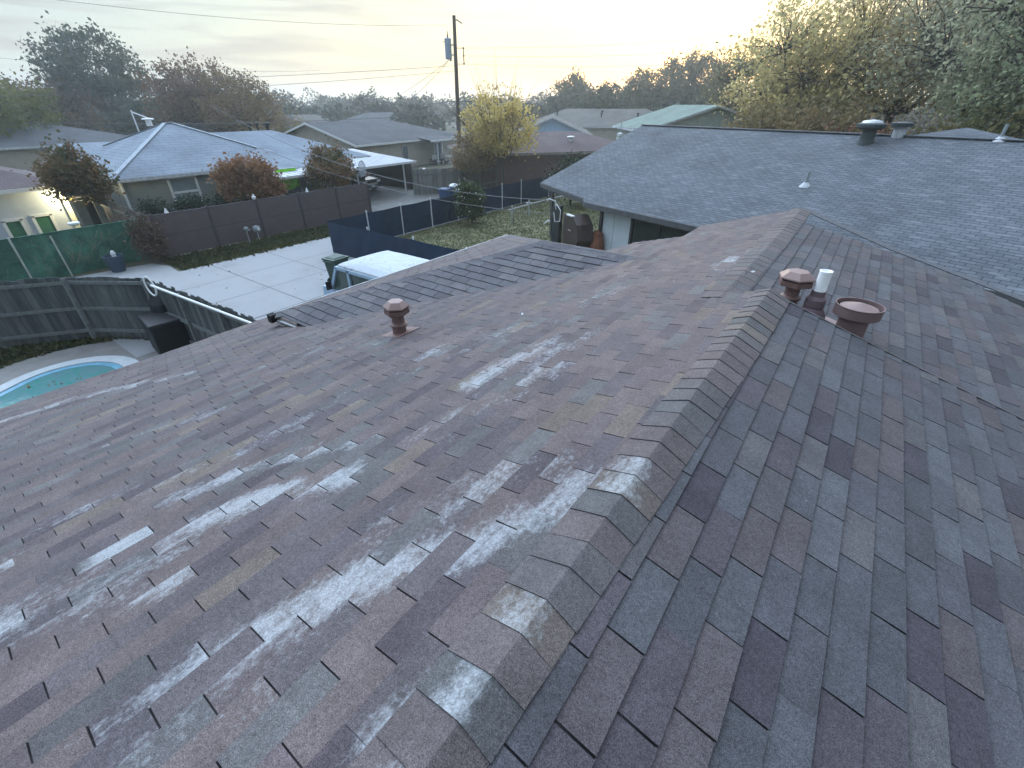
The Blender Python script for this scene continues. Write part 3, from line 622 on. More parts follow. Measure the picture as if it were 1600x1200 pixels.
ring(mb, a, ell(1, dr=.37, z=.02)); mb.face([(-13.6, 2.4, .024), (-9, 1.0, .024), (-9, 3.5, .024), (-14.8, 3.5, .024)]); tag(mb.build('pool_deck', mat('pool_deck_concrete', (.17, .17, .165), .9, .2, 1.5), base=(0, 0, 0)), kind='structure')

# ------------------------------------------------------------ fences
def woodfence(t, pts, h, mb_m, rail_side, bw=.15, post_every=2.4, top_rail=True, lean=.0, posts=None, jag=.03):
    """board fence: one boards mesh per bay, rails and posts as parts"""
    for (a, b) in zip(pts, pts[1:]):
        a = V((*a, 0)); b = V((*b, 0)); d = (b-a); L = d.length; d.normalize(); nrm = V((-d.y, d.x, 0))*rail_side
        nb = max(1, round(L/post_every)); bay = L/nb
        for q in range(nb):
            mb = MB(); n = max(1, int(bay/bw))
            for i in range(n):
                mb.k = random.random(); c = a+d*(q*bay+(i+.5)*bay/n); hh = h+random.uniform(-jag, jag)
                mb.box(c+V((0, 0, hh/2+.03))-nrm*random.uniform(0, .012), (bay/n-.010, .018, hh), d, V((0, 0, 1)).cross(d), taper=1)
            mb.build('board_panel', mb_m, t)
            mb = MB(); c0 = a+d*(q*bay); c1 = a+d*((q+1)*bay)
            for z in ((.3, h*.5+.05, h-.12) if top_rail else (.4, h-.3)): mb.k = random.random(); mb.bar(c0+nrm*.035+V((0, 0, z)), c1+nrm*.035+V((0, 0, z+random.uniform(-.02, .02))), .045, .09)
            mb.build('rail', mRail, t)
            mb = MB(); mb.box(c0+nrm*.09+V((0, 0, h/2)), (.07, .07, h), d); mb.build('post', mRail, t)
wf = thing('wooden_fence', (-16.5, 2, 0), 'weathered grey board fence around the pool yard', 'fence')
zt = 1.85; A0 = at(0, 442, zt); A1 = at(102, 434, zt); A2 = at(228, 436, zt); A3 = at(395, 500, zt)
dA = (A1-A0).normalized(); Am = A0-dA*5
woodfence(wf, [(Am.x, Am.y), (A1.x, A1.y)], zt, mGreyPlank, -1, post_every=3.2)
woodfence(wf, [(A1.x, A1.y), (A2.x, A2.y)], zt, mGreyPlank, -1, post_every=2.0)
A4 = A2+(A3-A2).normalized()*7.6
woodfence(wf, [(A2.x, A2.y), (A4.x, A4.y)], zt, mGreyPlank, -1, post_every=1.9, jag=.05)
# skimmer net laid along the fence top
sk = thing('pool_skimmer', A3+V((0, 0, .1)), 'white pool skimmer pole with open hoop lying along the fence top', 'pool tool')
p0 = at(236, 446, zt+.12); p1 = at(392, 505, zt+.02); p1 = p0+(p1-p0)*1.3
mb = MB(); mb.tube([p0, p1], .028, 10); mb.build('pole', mWhite, sk)
c = at(234, 446, zt+.1); hoop = [c+V((.10*math.cos(a)-.05*math.sin(a), .06*math.cos(a), 0))+V((0, 0, .24*math.sin(a)-.02)) for a in [2*math.pi*i/20 for i in range(21)]]
mb = MB(); mb.tube(hoop, .022, 8); mb.build('hoop', mWhite, sk)
# dark pump cabinet
cab = thing('pool_cabinet', (-15.4, 3.0, 0), 'black covered pump cabinet in the fence corner beside the pool', 'cabinet')
mB = mat('black_cover', (.007, .009, .012), .6, .3, 4, .5, 6); c = at(262, 520, .45); c.z = 0
mb = MB(); mb.box(c+V((.2, 0, .48)), (1.1, .9, .95), (1, -.12, 0), (.12, 1, 0)); mb.build('body', mB, cab, bevel=.05)
mb = MB(); mb.box(c+V((.2, 0, .98)), (1.16, .96, .06), (1, -.12, 0), (.12, 1, 0), taper=.94); mb.build('lid', mB, cab, bevel=.02)
mb = MB(); mb.lathe([(.42, 0), (.46, .5), (.40, 1.2), (.22, 1.5), (0, 1.56)], c+V((-.35, .35, 0)), n=9); mb.build('drape', mB, cab)

# green mesh fence with wire and poles
gf = thing('mesh_fence', (-24.9, 2, 0), 'chain link fence covered in green privacy mesh beside the alley', 'fence')
mGM = mat('green_privacy_mesh', (.024, .095, .070), .75, .4, 1.5, .6, 30, c2=(.04, .14, .10))
nt = mGM.node_tree; b = nt.nodes['Principled BSDF']; wv = nt.nodes.new('ShaderNodeTexWave'); tcn = nt.nodes.new('ShaderNodeTexCoord'); mp_ = nt.nodes.new('ShaderNodeMapping'); mp_.inputs['Rotation'].default_value = (R_(52), 0, 0); lk(nt, tcn.outputs['Object'], mp_.inputs[0]); lk(nt, mp_.outputs[0], wv.inputs['Vector'])
wv.bands_direction = 'Z'; wv.inputs['Scale'].default_value = 4.0; wv.inputs['Distortion'].default_value = .7
src = b.inputs['Base Color'].links[0].from_socket; mx = nt.nodes.new('ShaderNodeMix'); mx.data_type = 'RGBA'; rp = nt.nodes.new('ShaderNodeMapRange'); rp.inputs[1].default_value = .80; rp.inputs[4].default_value = .55; lk(nt, wv.outputs['Fac'], rp.inputs[0]); lk(nt, rp.outputs[0], mx.inputs[0]); lk(nt, src, mx.inputs[6]); setc(mx.inputs[7], (.10, .19, .11)); lk(nt, mx.outputs[2], b.inputs['Base Color'])
G0 = V((-24.75, -6, 0)); G1 = V((-24.9, 2.6, 0)); G2 = V((-25.0, 6.9, 0)); hg = 1.68
for a, b_ in ((G0, G1), (G1, G2)):
    mb = MB(); n = 14
    for i in range(n):
        p = a.lerp(b_, i/n); q = a.lerp(b_, (i+1)/n); f_ = lambda k: .03*math.sin(k*1.7)
        for j in range(4):
            z0, z1 = hg*j/4, hg*(j+1)/4; o0 = V((f_(i+j), 0, 0)); o1 = V((f_(i+1+j), 0, 0)); o2 = V((f_(i+2+j), 0, 0))
            mb.face([p+o0+V((0, 0, z0)), q+o1+V((0, 0, z0)), q+o2+V((0, 0, z1)), p+o1+V((0, 0, z1))])
    mb.build('mesh_panel', mGM, gf)
    mb = MB(); mb.tube([a+V((.03, 0, hg)), b_+V((.03, 0, hg))], .02, 6); mb.build('top_rail', mGM, gf)
    mb = MB(); mb.tube([b_+V((.10, .0, 0)), b_+V((.10, 0, hg+.05))], .035, 8); mb.build('post', mat('pale_post', (.34, .38, .34), .7, .2, 6), gf)
mb = MB(); mb.tube([(-24.75, 3.75, 0), (-24.75, 3.72, hg-.1)], .03, 8); mb.build('post', MATS['pale_post'], gf)
# dry vines hanging on the mesh
vn = []
for i in range(60):
    y = random.gauss(4.6, 1.3); z = random.uniform(.5, 1.6); vn.append([(-24.68, y, z), (-24.66, y+random.uniform(-.2, .2), z-random.uniform(.05, .3)), (-24.66, y+random.uniform(-.5, .5), z-random.uniform(.2, .6))])
mb = MB()
for q in vn: mb.tube(q, [.008, .006, .003], 4, cap=False)
tag(mb.build('dry_vine', mat('dry_vine_stem', (.20, .19, .13), .9)), 'thin dry vines clinging to the green mesh', 'vine')
# dark planter
pl = at(187, 424, 0); t = thing('planter_tub', pl, 'dark blue plastic tub standing before the green mesh', 'tub')
mb = MB(); mb.lathe([(.24, .02), (.33, .62), (.35, .62), (.35, .66), (.31, .66), (.29, .5)], pl, n=20, cap=False); mb.lathe([(0, .5), (.29, .5)], pl, n=20, cap=False); mb.build('tub', mat('dark_blue_plastic', (.03, .055, .085), .6, .2, 4), t)
mb = MB(); mb.lathe([(.0, .5), (.07, .52), (.09, .68), (.05, .78), (0, .8)], pl+V((0, .05, .05)), n=12, cap=False); mb.build('white_ball', mWhite, t)

# brown panel fence
bf = thing('panel_fence', (-24.4, 13, 0), 'dark brown panel fence across the alley', 'fence')
mBP = mat('brown_panel', (.098, .080, .080), .85, .12, 2, .3, 15); mBP2 = mat('brown_post', (.06, .052, .058), .8, .15, 3)
Y = 7.05; X0 = -24.4
while Y < 18.3:
    y1 = min(Y+2.3, 18.45)
    mb = MB()
    for z0, z1 in ((.05, .92), (.96, 1.80)): mb.box((X0, (Y+y1)/2, (z0+z1)/2), (.04, y1-Y-.10, z1-z0))
    mb.build('panel', mBP, bf)
    mb = MB(); mb.box((X0-.01, (Y+y1)/2, .94), (.03, y1-Y-.1, .05)); mb.box((X0, (Y+y1)/2, 1.82), (.07, y1-Y-.1, .03)); mb.build('rail', mBP2, bf)
    mb = MB(); mb.box((X0+.01, Y, .94), (.11, .10, 1.9)); mb.build('post', mBP2, bf); Y = y1
mb = MB(); mb.box((X0+.01, Y, .94), (.11, .10, 1.9)); mb.build('post', mBP2, bf)
sf = thing('side_fence', (-30, 7.1, 0), 'old brown board fence running back between the two yards', 'fence')
woodfence(sf, [(-24.5, 7.0), (-37, 7.4)], 1.8, mat('brown_board', (.115, .105, .10), .9, .3, 3, .4, 12, tint=(.07, .065, .06)), 1, post_every=2.5, top_rail=False)
# gas meter
gm = thing('gas_meter', (-23.9, 11.1, 0), 'grey gas meter on pipes before the brown panel fence', 'meter')
mb = MB(); mb.tube([(-24.0, 11.1, 0), (-24.0, 11.1, .5)], .025); mb.tube([(-24.0, 10.6, 0), (-24.0, 10.6, .55), (-24.0, 10.8, .62)], .022); mb.build('pipes', mSteel, gm)
mb = MB(); mb.lathe([(.05, 0), (.16, .04), (.18, .16), (.16, .28), (.05, .33)], (-24.0, 11.1, .42), n=16); mb.build('meter_body', mat('meter_grey', (.22, .26, .27), .6), gm, smooth=True)
mb = MB(); mb.lathe([(.04, 0), (.11, .03), (.12, .12), (.04, .18)], (-24.0, 10.6, .6), n=14); mb.build('regulator', MATS['meter_grey'], gm, smooth=True)
mb = MB(); mb.lathe([(.0, 0), (.07, .01), (.07, .05), (0, .06)], (-23.8, 11.1, .6), ax=(1, 0, 0), n=12); mb.build('dial', mWhite, gm)

# dark blue screen fence with white posts
mScr = mat('blue_screen_cloth', (.011, .027, .056), .85, .22, 1.2, .5, 8); mPost = mat('white_post', (.46, .52, .55), .6, .15, 5)
bs = thing('screen_fence', (-19, 20, 0), 'dark blue screened fence with white posts around the dry lawn', 'fence')
def screen(a, b, h, every, in_n, name='screen', posts=True, drop=.0):
    a = V((*a, 0)); b = V((*b, 0)); L = (b-a).length; d = (b-a).normalized(); n = max(1, round(L/every)); nr = V((in_n[0], in_n[1], 0))
    for i in range(n):
        p, q = a.lerp(b, i/n), a.lerp(b, (i+1)/n); mb = MB(); m_ = 6
        for k in range(m_):
            pp, qq = p.lerp(q, k/m_), p.lerp(q, (k+1)/m_); w0 = .025*math.sin(k*2.1+i); w1 = .025*math.sin((k+1)*2.1+i); sg = .03*math.sin(math.pi*k/m_); sg1 = .03*math.sin(math.pi*(k+1)/m_)
            mb.face([pp+nr*w0+V((0, 0, .04)), qq+nr*w1+V((0, 0, .04)), qq-nr*w1+V((0, 0, h*.5)), pp-nr*w0+V((0, 0, h*.5))]); mb.face([pp-nr*w0+V((0, 0, h*.5)), qq-nr*w1+V((0, 0, h*.5)), qq+nr*w1*.5+V((0, 0, h-sg1)), pp+nr*w0*.5+V((0, 0, h-sg))])
        mb.build('screen', mScr, bs)
        mb = MB(); mb.tube([p+V((0, 0, h*.53))+nr*.03, q+V((0, 0, h*.53))+nr*.03], .016, 6); mb.build('rail', mScr, bs)
        if posts:
            mb = MB(); c = q+nr*.05; mb.tube([c, c+V((0, 0, h+.06))], .03, 8); mb.lathe([(.045, 0), (.045, .02), (.02, .06)], c+V((0, 0, h+.06)), n=8); mb.build('post', mPost, bs)
BC = (-19.05, 11.95)
for (ya, yb), ev in (((11.95, 27.0), 2.15), ((27.0, 44), 3.4)): screen((-19.05, ya), (-19.05+(.6 if ya > 20 else 0), yb), 1.45, ev, (1, 0))
screen(BC, (-8.2, 12.1), 1.42, 2.7, (0, 1))
# low border strip along the lawn edge
mb = MB(); mb.tube([(-18.3, 24.5, .04), (-18.2, 30, .06), (-17.6, 36, .05)], .05, 6); tag(mb.build('garden_hose', mWhiteOld), 'pale hose lying along the foot of the blue fence', 'hose')

# ============================================================ PLANTS
def grow(name, base, h, crown, label, cat, lm, bark=None, nl=3000, ls=.14, nclump=60, cr=.55, trunk_r=.15, forks=7, group=None, bare=0, shape=(1, 1, 1), lean=(0, 0), hollow=.35, twig_len=1.2, kind_leaf='crown', tz=.35, big=False):
    """tapered trunk with limbs reaching to clumps of leaf-sized faces; crown = (cx,cy,cz,rx,ry,rz) relative to base"""
    base = V(base); t = thing(name, base, label, cat, group); ox, oy, oz, rx, ry, rz = crown; C = base+V((ox, oy, oz))
    mb = MB(); fork = base+V((ox*.4+lean[0], oy*.4+lean[1], h*tz)); mb.tube([base-V((0, 0, .1)), base.lerp(fork, .5)+V((random.uniform(-.1, .1), random.uniform(-.1, .1), 0)), fork], [trunk_r*1.2, trunk_r*.95, trunk_r*.8], 8, cap=False)
    cl = []; 
    for i in range(nclump):
        d = RNG.normal(size=3); d /= np.linalg.norm(d); r = hollow+(1-hollow)*random.random()**.6
        if d[2] < -.55: d[2] *= .5
        p = C+V((d[0]*rx*r, d[1]*ry*r, d[2]*rz*r)); cl.append(p)
    heads = []
    for i in range(forks):
        a = 2*math.pi*i/forks+random.uniform(-.3, .3); e = C+V((rx*.45*math.cos(a), ry*.45*math.sin(a), random.uniform(-.35, .25)*rz)); mid = fork.lerp(e, .5)+V((0, 0, -.05*h))
        mb.tube([fork, mid, e], [trunk_r*.6, trunk_r*.42, trunk_r*.22], 6, cap=False); heads.append(e)
    heads.append(C); mb.tube([fork, C], [trunk_r*.7, trunk_r*.3], 6, cap=False)
    for p in cl:
        e = min(heads, key=lambda q: (q-p).length); m_ = e.lerp(p, .5)+V((random.uniform(-.1, .1)*rx, random.uniform(-.1, .1)*ry, .06*rz)); mb.tube([e, m_, p], [trunk_r*.18, trunk_r*.11, trunk_r*.04], 4, cap=False)
    for i in range(bare):
        p = random.choice(cl); d = (p-C); d = V((d.x/rx, d.y/ry, abs(d.z)/rz+.7)).normalized(); q = p+d*twig_len*random.uniform(.5, 1.2); k = V((random.uniform(-.2, .2), random.uniform(-.2, .2), 0))*twig_len
        mb.tube([p, p.lerp(q, .5)+k*.3, q], [trunk_r*.09, trunk_r*.06, trunk_r*.02], 3, cap=False)
    mb.build('trunk', bark or mBark, t)
    n = nl//nclump; P = []; T = []
    for p in cl:
        k = cr*random.uniform(.6, 1.3); g = RNG.normal(size=(n, 3))*np.array([k*shape[0], k*shape[1], k*shape[2]])*.5; P.append(g+np.array(p)); T.append(np.clip(RNG.normal(random.random(), .16, n), 0, 1))
    leaves(kind_leaf, np.concatenate(P), ls, lm, t, tint=np.concatenate(T)); return t
lRed = leafmat('russet_leaf', (.20, .095, .055), (.24, .15, .075)); lOl = leafmat('olive_leaf', (.075, .085, .035), (.16, .13, .055)); lGr = leafmat('green_leaf', (.03, .055, .026), (.07, .09, .04))
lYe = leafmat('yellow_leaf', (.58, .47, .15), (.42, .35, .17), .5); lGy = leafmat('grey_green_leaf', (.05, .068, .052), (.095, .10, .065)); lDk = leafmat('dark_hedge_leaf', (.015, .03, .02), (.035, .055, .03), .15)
lBr = leafmat('brown_leaf', (.10, .065, .045), (.17, .125, .075)); lMix = leafmat('autumn_mixed_leaf', (.07, .085, .04), (.22, .12, .06)); lLight = leafmat('pale_olive_leaf', (.13, .13, .075), (.22, .20, .12), .5)
# crape myrtles behind the brown fence
grow('round_shrub', (-27.3, 13.0, 0), 3.6, (0, 0, 2.25, 1.45, 1.5, 1.25), 'russet round shrub left of the lime green sheet', 'shrub', lRed, nl=9000, ls=.10, nclump=150, cr=.42, trunk_r=.07, forks=6, bare=70, twig_len=.5, tz=.15)
grow('round_shrub', (-27.3, 18.0, 0), 3.9, (0, 0, 2.35, 1.4, 1.4, 1.3), 'brown green round shrub right of the lime green sheet', 'shrub', lMix, nl=8000, ls=.10, nclump=140, cr=.42, trunk_r=.07, forks=6, bare=90, twig_len=.6, tz=.15)
grow('garage_tree', (-30.2, 8.0, 0), 4.2, (-.4, -1.5, 2.9, 1.25, 1.15, 1.3), 'bushy tree with rusty top leaning over the lit garage', 'tree', leafmat('olive_rust_leaf', (.055, .07, .028), (.17, .10, .05)), nl=7000, ls=.11, nclump=110, cr=.5, trunk_r=.09, bare=90, twig_len=.5)
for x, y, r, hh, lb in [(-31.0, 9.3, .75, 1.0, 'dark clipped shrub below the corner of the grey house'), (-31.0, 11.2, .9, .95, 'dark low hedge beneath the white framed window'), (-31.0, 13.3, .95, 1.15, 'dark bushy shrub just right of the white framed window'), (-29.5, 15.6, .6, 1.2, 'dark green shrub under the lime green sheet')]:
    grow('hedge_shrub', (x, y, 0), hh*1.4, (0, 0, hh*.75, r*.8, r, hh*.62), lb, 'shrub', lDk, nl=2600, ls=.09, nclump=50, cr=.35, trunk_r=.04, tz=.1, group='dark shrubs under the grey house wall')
grow('fence_vine', (-23.95, 6.7, 0), 2.0, (0, -.1, .95, .4, .55, .95), 'dead brown vine heaped on the fence corner', 'vine', leafmat('dead_leaf', (.075, .055, .042), (.12, .085, .06), .1), nl=3400, ls=.07, nclump=80, cr=.3, trunk_r=.03, tz=.2, bare=60, twig_len=.3)
pS = at(736, 350, 0)
grow('flowering_shrub', pS, 2.4, (0, 0, 1.15, .75, .75, 1.15), 'tall green shrub with white flecks against the blue screen', 'shrub', lGr, nl=4200, ls=.10, nclump=90, cr=.32, trunk_r=.05, tz=.15)
k = [pS+V((.78*math.cos(a)*f, .78*math.sin(a)*f, z)) for a, z, f in [(random.uniform(0, 6.3), random.uniform(.4, 2.2), random.uniform(.7, 1.05)) for _ in range(70)]]
leaves('blossoms', np.array(k), .07, mat('white_blossom', (.7, .72, .68), .8), D.objects['flowering_shrub'])
tY = (-22.9, 30.2, 0)
tr = grow('yellow_tree', tY, 7.9, (-.2, -.2, 4.2, 2.75, 2.75, 2.6), 'yellow leaved tree with bare upper twigs beside the utility pole', 'tree', lYe, bark=mBark, nl=8500, ls=.13, nclump=150, cr=.62, trunk_r=.13, forks=8, bare=330, twig_len=2.2, hollow=.2, tz=.28)
grow('young_tree', (-24.2, 28.2, 0), 4.4, (0, 0, 2.6, 1.5, 1.5, 1.7), 'thin brownish tree left of the yellow tree', 'tree', leafmat('tan_leaf', (.19, .14, .085), (.26, .20, .09)), nl=2600, ls=.12, nclump=70, cr=.5, trunk_r=.06, bare=60, twig_len=.9)
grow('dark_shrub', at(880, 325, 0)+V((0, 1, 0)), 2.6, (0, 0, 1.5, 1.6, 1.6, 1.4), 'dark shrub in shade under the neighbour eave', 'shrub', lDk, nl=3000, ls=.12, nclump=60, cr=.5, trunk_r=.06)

# big trees beyond the neighbour's roof
def bigtree(u, d, htop, w, label, lm, nl, ls, name='shade_tree', vtop=None, zc=.6, rzf=.42, nclump=260, cr=.95, bare=120, u_c=None, bark=None, lean=(0, 0), hollow=.25, cat='tree'):
    p = far(u, 300, d); h = htop; return grow(name, (p.x, p.y, 0), h, (0, 0, h*zc, w, w, h*rzf), label, cat, lm, bark=bark, nl=nl, ls=ls, nclump=nclump, cr=cr, trunk_r=h*.022, forks=9, bare=bare, twig_len=h*.07, lean=lean, hollow=hollow)
bigtree(1215, 44, 12.6, 5.6, 'tall olive tree at the left of the row behind the neighbour roof', leafmat('glare_olive_leaf', (.36, .33, .17), (.55, .46, .20), .65), 15000, .155, nclump=330, hollow=.1)  # leaf colours lifted to paint in the backlit glare
bigtree(1345, 47, 15.2, 6.6, 'high crowned tree with brownish leaves above the roof vent', leafmat('glare_brown_leaf', (.32, .29, .16), (.44, .35, .20), .65), 16000, .155, nclump=360, hollow=.1)  # glare from behind is put into these pale leaf colours too
bigtree(1480, 40, 14.5, 6.6, 'wide grey green tree behind the hipped bump of the neighbour roof', leafmat('glare_sage_leaf', (.28, .30, .20), (.38, .37, .24), .62), 16000, .14, nclump=360, hollow=.1)  # sage brightened for the same painted glare
bigtree(1640, 36, 13.0, 6.0, 'large green tree at the right edge of the view', leafmat('glare_green_leaf', (.22, .26, .16), (.32, .34, .20), .62), 16000, .14, nclump=320, hollow=.1)  # greens brightened likewise to stand in for backlight
bigtree(1135, 62, 11.0, 4.6, 'slender pale tree beside the green roofed house', lLight, 9000, .2, nclump=140)
for u, d, w, lb in [(1180, 37, 3.6, 'low tawny bush tree behind the left end of the neighbour ridge'), (1265, 38, 3.6, 'rounded orange tinged tree behind the neighbour ridge'), (1560, 33, 4.0, 'dense green understory tree near the right edge')]:
    bigtree(u, d, 5.9, w, lb, leafmat('tawny_leaf', (.15, .135, .065), (.21, .155, .075)) if u < 1500 else lOl, 8000, .17, name='understory_tree', nclump=140, cr=.9, bare=20, zc=.62, rzf=.36)
p = far(1330, 250, 34); grow('red_shrub', (p.x, p.y, 0), 4.6, (0, 0, 3.2, 2.6, 2.6, 1.6), 'red leaved shrub just behind the big roof vent', 'shrub', leafmat('red_leaf', (.17, .06, .045), (.2, .10, .06)), nl=4500, ls=.14, nclump=80, cr=.6, trunk_r=.07)
# left and centre trees
bigtree(222, 88, 13.4, 6.0, 'tall open crowned oak against the sky behind the grey house', leafmat('oak_leaf', (.06, .075, .055), (.10, .11, .075), .3), 9500, .26, nclump=170, cr=.95, bare=110, zc=.68, rzf=.34, hollow=.3)
bigtree(352, 70, 10.0, 5.2, 'russet tree with dense crown behind the grey house roof', leafmat('rust_leaf', (.15, .085, .06), (.17, .125, .08)), 13000, .19, nclump=200, cr=.9, bare=200)
bigtree(412, 64, 8.6, 4.4, 'tawny tree with long bare twigs right of the russet tree', leafmat('tawny_brown_leaf', (.15, .11, .065), (.23, .17, .09)), 8000, .17, nclump=140, cr=.8, bare=260)
bigtree(8, 66, 8.6, 6.6, 'yellow green spreading tree at the left edge', leafmat('yellow_green_leaf', (.10, .115, .035), (.16, .165, .055)), 14000, .2, nclump=200, cr=1.1, bare=0)
bigtree(125, 84, 8.4, 6.0, 'dull brown tree behind the long dark roof', lBr, 8000, .24, nclump=120, cr=1.1, bare=60)
bigtree(300, 80, 7.4, 5.5, 'dark green tree in front of the tall oak', lGy, 8000, .24, nclump=120, cr=1.1, bare=10)
bigtree(465, 58, 4.8, 3.0, 'low pale yellow shrub tree beyond the grey house gable', leafmat('pale_yellow_leaf', (.22, .18, .09), (.16, .13, .08)), 4000, .15, nclump=70, cr=.7, bare=40)
bigtree(50, 90, 7.2, 8, 'dark green tree behind the yellow green one', lGy, 8000, .28, nclump=120, cr=1.3, bare=10)
bigtree(1052, 120, 14.4, 8.0, 'large pale tree against the sunset beside the green roof', leafmat('backlit_leaf', (.10, .10, .065), (.16, .14, .08), .4), 16000, .33, nclump=200, cr=1.5, bare=40, zc=.58)
bigtree(985, 115, 11.6, 5.0, 'rounded tree just left of the sunset glow', leafmat('backlit_leaf', (.1, .1, .06), (.2, .2, .1)), 7000, .33, nclump=100, cr=1.2, bare=20, zc=.6)
bigtree(885, 118, 10.8, 5.4, 'dome shaped dark tree on the skyline right of the yellow tree', lGy, 8000, .33, nclump=110, cr=1.3, bare=10, zc=.6)
bigtree(930, 100, 8.4, 5.0, 'grey green tree behind the brown roofs', lGy, 7000, .3, nclump=100, cr=1.2, bare=10)
# far wood: one mass
P = []; T = []
for i in range(760):
    u = random.uniform(-260, 1900); d = random.uniform(105, 330); c = far(u, 165, d); r = random.uniform(2.5, 6); top = random.uniform(6.2, 9.8) if d > 150 else random.uniform(4.2, 6.8)
    if random.random() < .08: top += 2.5
    n = 190; q = RNG.normal(size=(n, 3)); q /= np.linalg.norm(q, axis=1)[:, None]; q[:, 2] = np.abs(q[:, 2]); q *= (RNG.uniform(.55, 1.05, n)**.5)[:, None]
    P.append(np.array([c.x, c.y, top*.15])+q*np.array([r, r, top*.85])); T.append(np.clip(RNG.normal(random.random(), .15, n), 0, 1))
tag(leaves('far_wood', np.concatenate(P), .62, leafmat('far_wood_leaf', (.030, .042, .034), (.080, .066, .044), .12), base=(0, 0, 0), tint=np.concatenate(T)), 'hazy wood of mixed trees along the horizon', 'wood', kind='stuff')

# ============================================================ HOUSES
class Fr:
    """local frame: x along the ridge, y across"""
    def __init__(s, o, rot): s.o = V((o[0], o[1], 0)); s.c, s.s = math.cos(R_(rot)), math.sin(R_(rot))
    def __call__(s, x, y, z=0): return s.o+V((x*s.c-y*s.s, x*s.s+y*s.c, z))
def roofplane(mb, pts, along, thick=.10):
    pts = [V(p) for p in pts]; n = (pts[1]-pts[0]).cross(pts[2]-pts[0])
    if n.z < 0: pts = pts[::-1]; n = -n
    n.normalize(); a = V(along); a = (a-n*a.dot(n)).normalized(); d = a.cross(n)
    uv = [(p.dot(a), p.dot(d)) for p in pts]; mb.face(pts, uv=uv)
    lo = [p-V((0, 0, thick)) for p in pts]; mb.face(lo[::-1]); k = len(pts)
    for i in range(k): j = (i+1) % k; mb.face([pts[i], lo[i], lo[j], pts[j]])
def building(name, o, rot, L, Wd, ze, zr, label, wall, roofm, ends=('hip', 'hip'), ov=.45, group=None, fascia=None, cat='house', z0=0, ridge_cap=None, parent=None, gable_wall=None, ridge_y=.5):
    f = Fr(o, rot); t = parent or thing(name, f(L/2, Wd/2), label, cat, group); hy = Wd*ridge_y; h0 = hy if ends[0] == 'hip' else 0; h1 = hy if ends[1] == 'hip' else 0
    if h0+h1 > L: h0 = h1 = L/2
    r0, r1 = f(h0, hy, zr), f(L-h1, hy, zr); c = [f(0, 0, ze), f(L, 0, ze), f(L, Wd, ze), f(0, Wd, ze)]; ax = f(1, 0)-f(0, 0); ay = f(0, 1)-f(0, 0)
    mb = MB(); pyr = (r1-r0).length < .05
    roofplane(mb, [c[0], c[1], r1] if pyr else [c[0], c[1], r1, r0], ax); roofplane(mb, [c[2], c[3], r0] if pyr else [c[2], c[3], r0, r1], ax)
    if ends[0] == 'hip': roofplane(mb, [c[3], c[0], r0], ay)
    if ends[1] == 'hip': roofplane(mb, [c[1], c[2], r1], ay)
    rf = mb.build('roof', roofm, t)
    mb = MB(); k = .06
    segs = [(c[0], c[1]), (c[2], c[3])]
    segs += [(c[3], c[0])] if ends[0] == 'hip' else [(c[0], r0), (r0, c[3])]; segs += [(c[1], c[2])] if ends[1] == 'hip' else [(c[1], r1), (r1, c[2])]
    ctr = f(L/2, Wd/2, 0)
    for i, (a, b) in enumerate(segs):
        m_ = (a+b)/2; out = V((m_.x-ctr.x, m_.y-ctr.y, 0)); ed = (b-a).normalized(); nn = V((ed.y, -ed.x, 0)); nn = nn if nn.dot(out) > 0 else -nn; nn.normalize()
        mb.bar(a+nn*.02-V((0, 0, .095)), b+nn*.02-V((0, 0, .095)), .03, .17)
    mb.build('fascia', fascia or mWhiteOld, t)
    mb = MB(); P = [f(ov, ov), f(L-ov, ov), f(L-ov, Wd-ov), f(ov, Wd-ov)]; zt = ze-.12+(zr-ze)*ov/hy*.0
    for i in range(4):
        a, b = P[i], P[(i+1) % 4]; Lg = (b-a).length; mb.face([a+V((0, 0, z0)), b+V((0, 0, z0)), b+V((0, 0, zt)), a+V((0, 0, zt))], uv=[(0, 0), (Lg, 0), (Lg, zt), (0, zt)])
    mb.face([p+V((0, 0, zt)) for p in P]); sl = (zr-ze)/hy
    mb.build('wall', wall, t)
    for e, xx, fl in ((0, ov, 1), (1, L-ov, -1)):
        if ends[e] == 'gable':
            mb = MB(); a, b, q = f(xx, ov, zt), f(xx, Wd-ov, zt), f(xx, hy, zr-.12); mb.prism([a, b, q], .0) if False else None
            th_ = ax*(.05*fl); mb.face([a, b, q], uv=[(0, 0), (Wd, 0), (Wd/2, zr-ze)]); mb.face([a+th_, b+th_, q+th_]); mb.face([a, a+th_, q+th_, q]); mb.face([b, b+th_, q+th_, q]); mb.build('gable', gable_wall or wall, t)
    if ridge_cap:
        mb = MB()
        for a, b in ((r0, r1), (r0, c[0]), (r0, c[3]), (r1, c[1]), (r1, c[2])):
            if (a-b).length > .1 and not ((b is c[0] or b is c[3]) and ends[0] == 'gable') and not ((b is c[1] or b is c[2]) and ends[1] == 'gable'): mb.bar(a+V((0, 0, .02)), b+V((0, 0, .02)), .24, .03)
        mb.build('ridge_cap', ridge_cap, t)
    return t, f
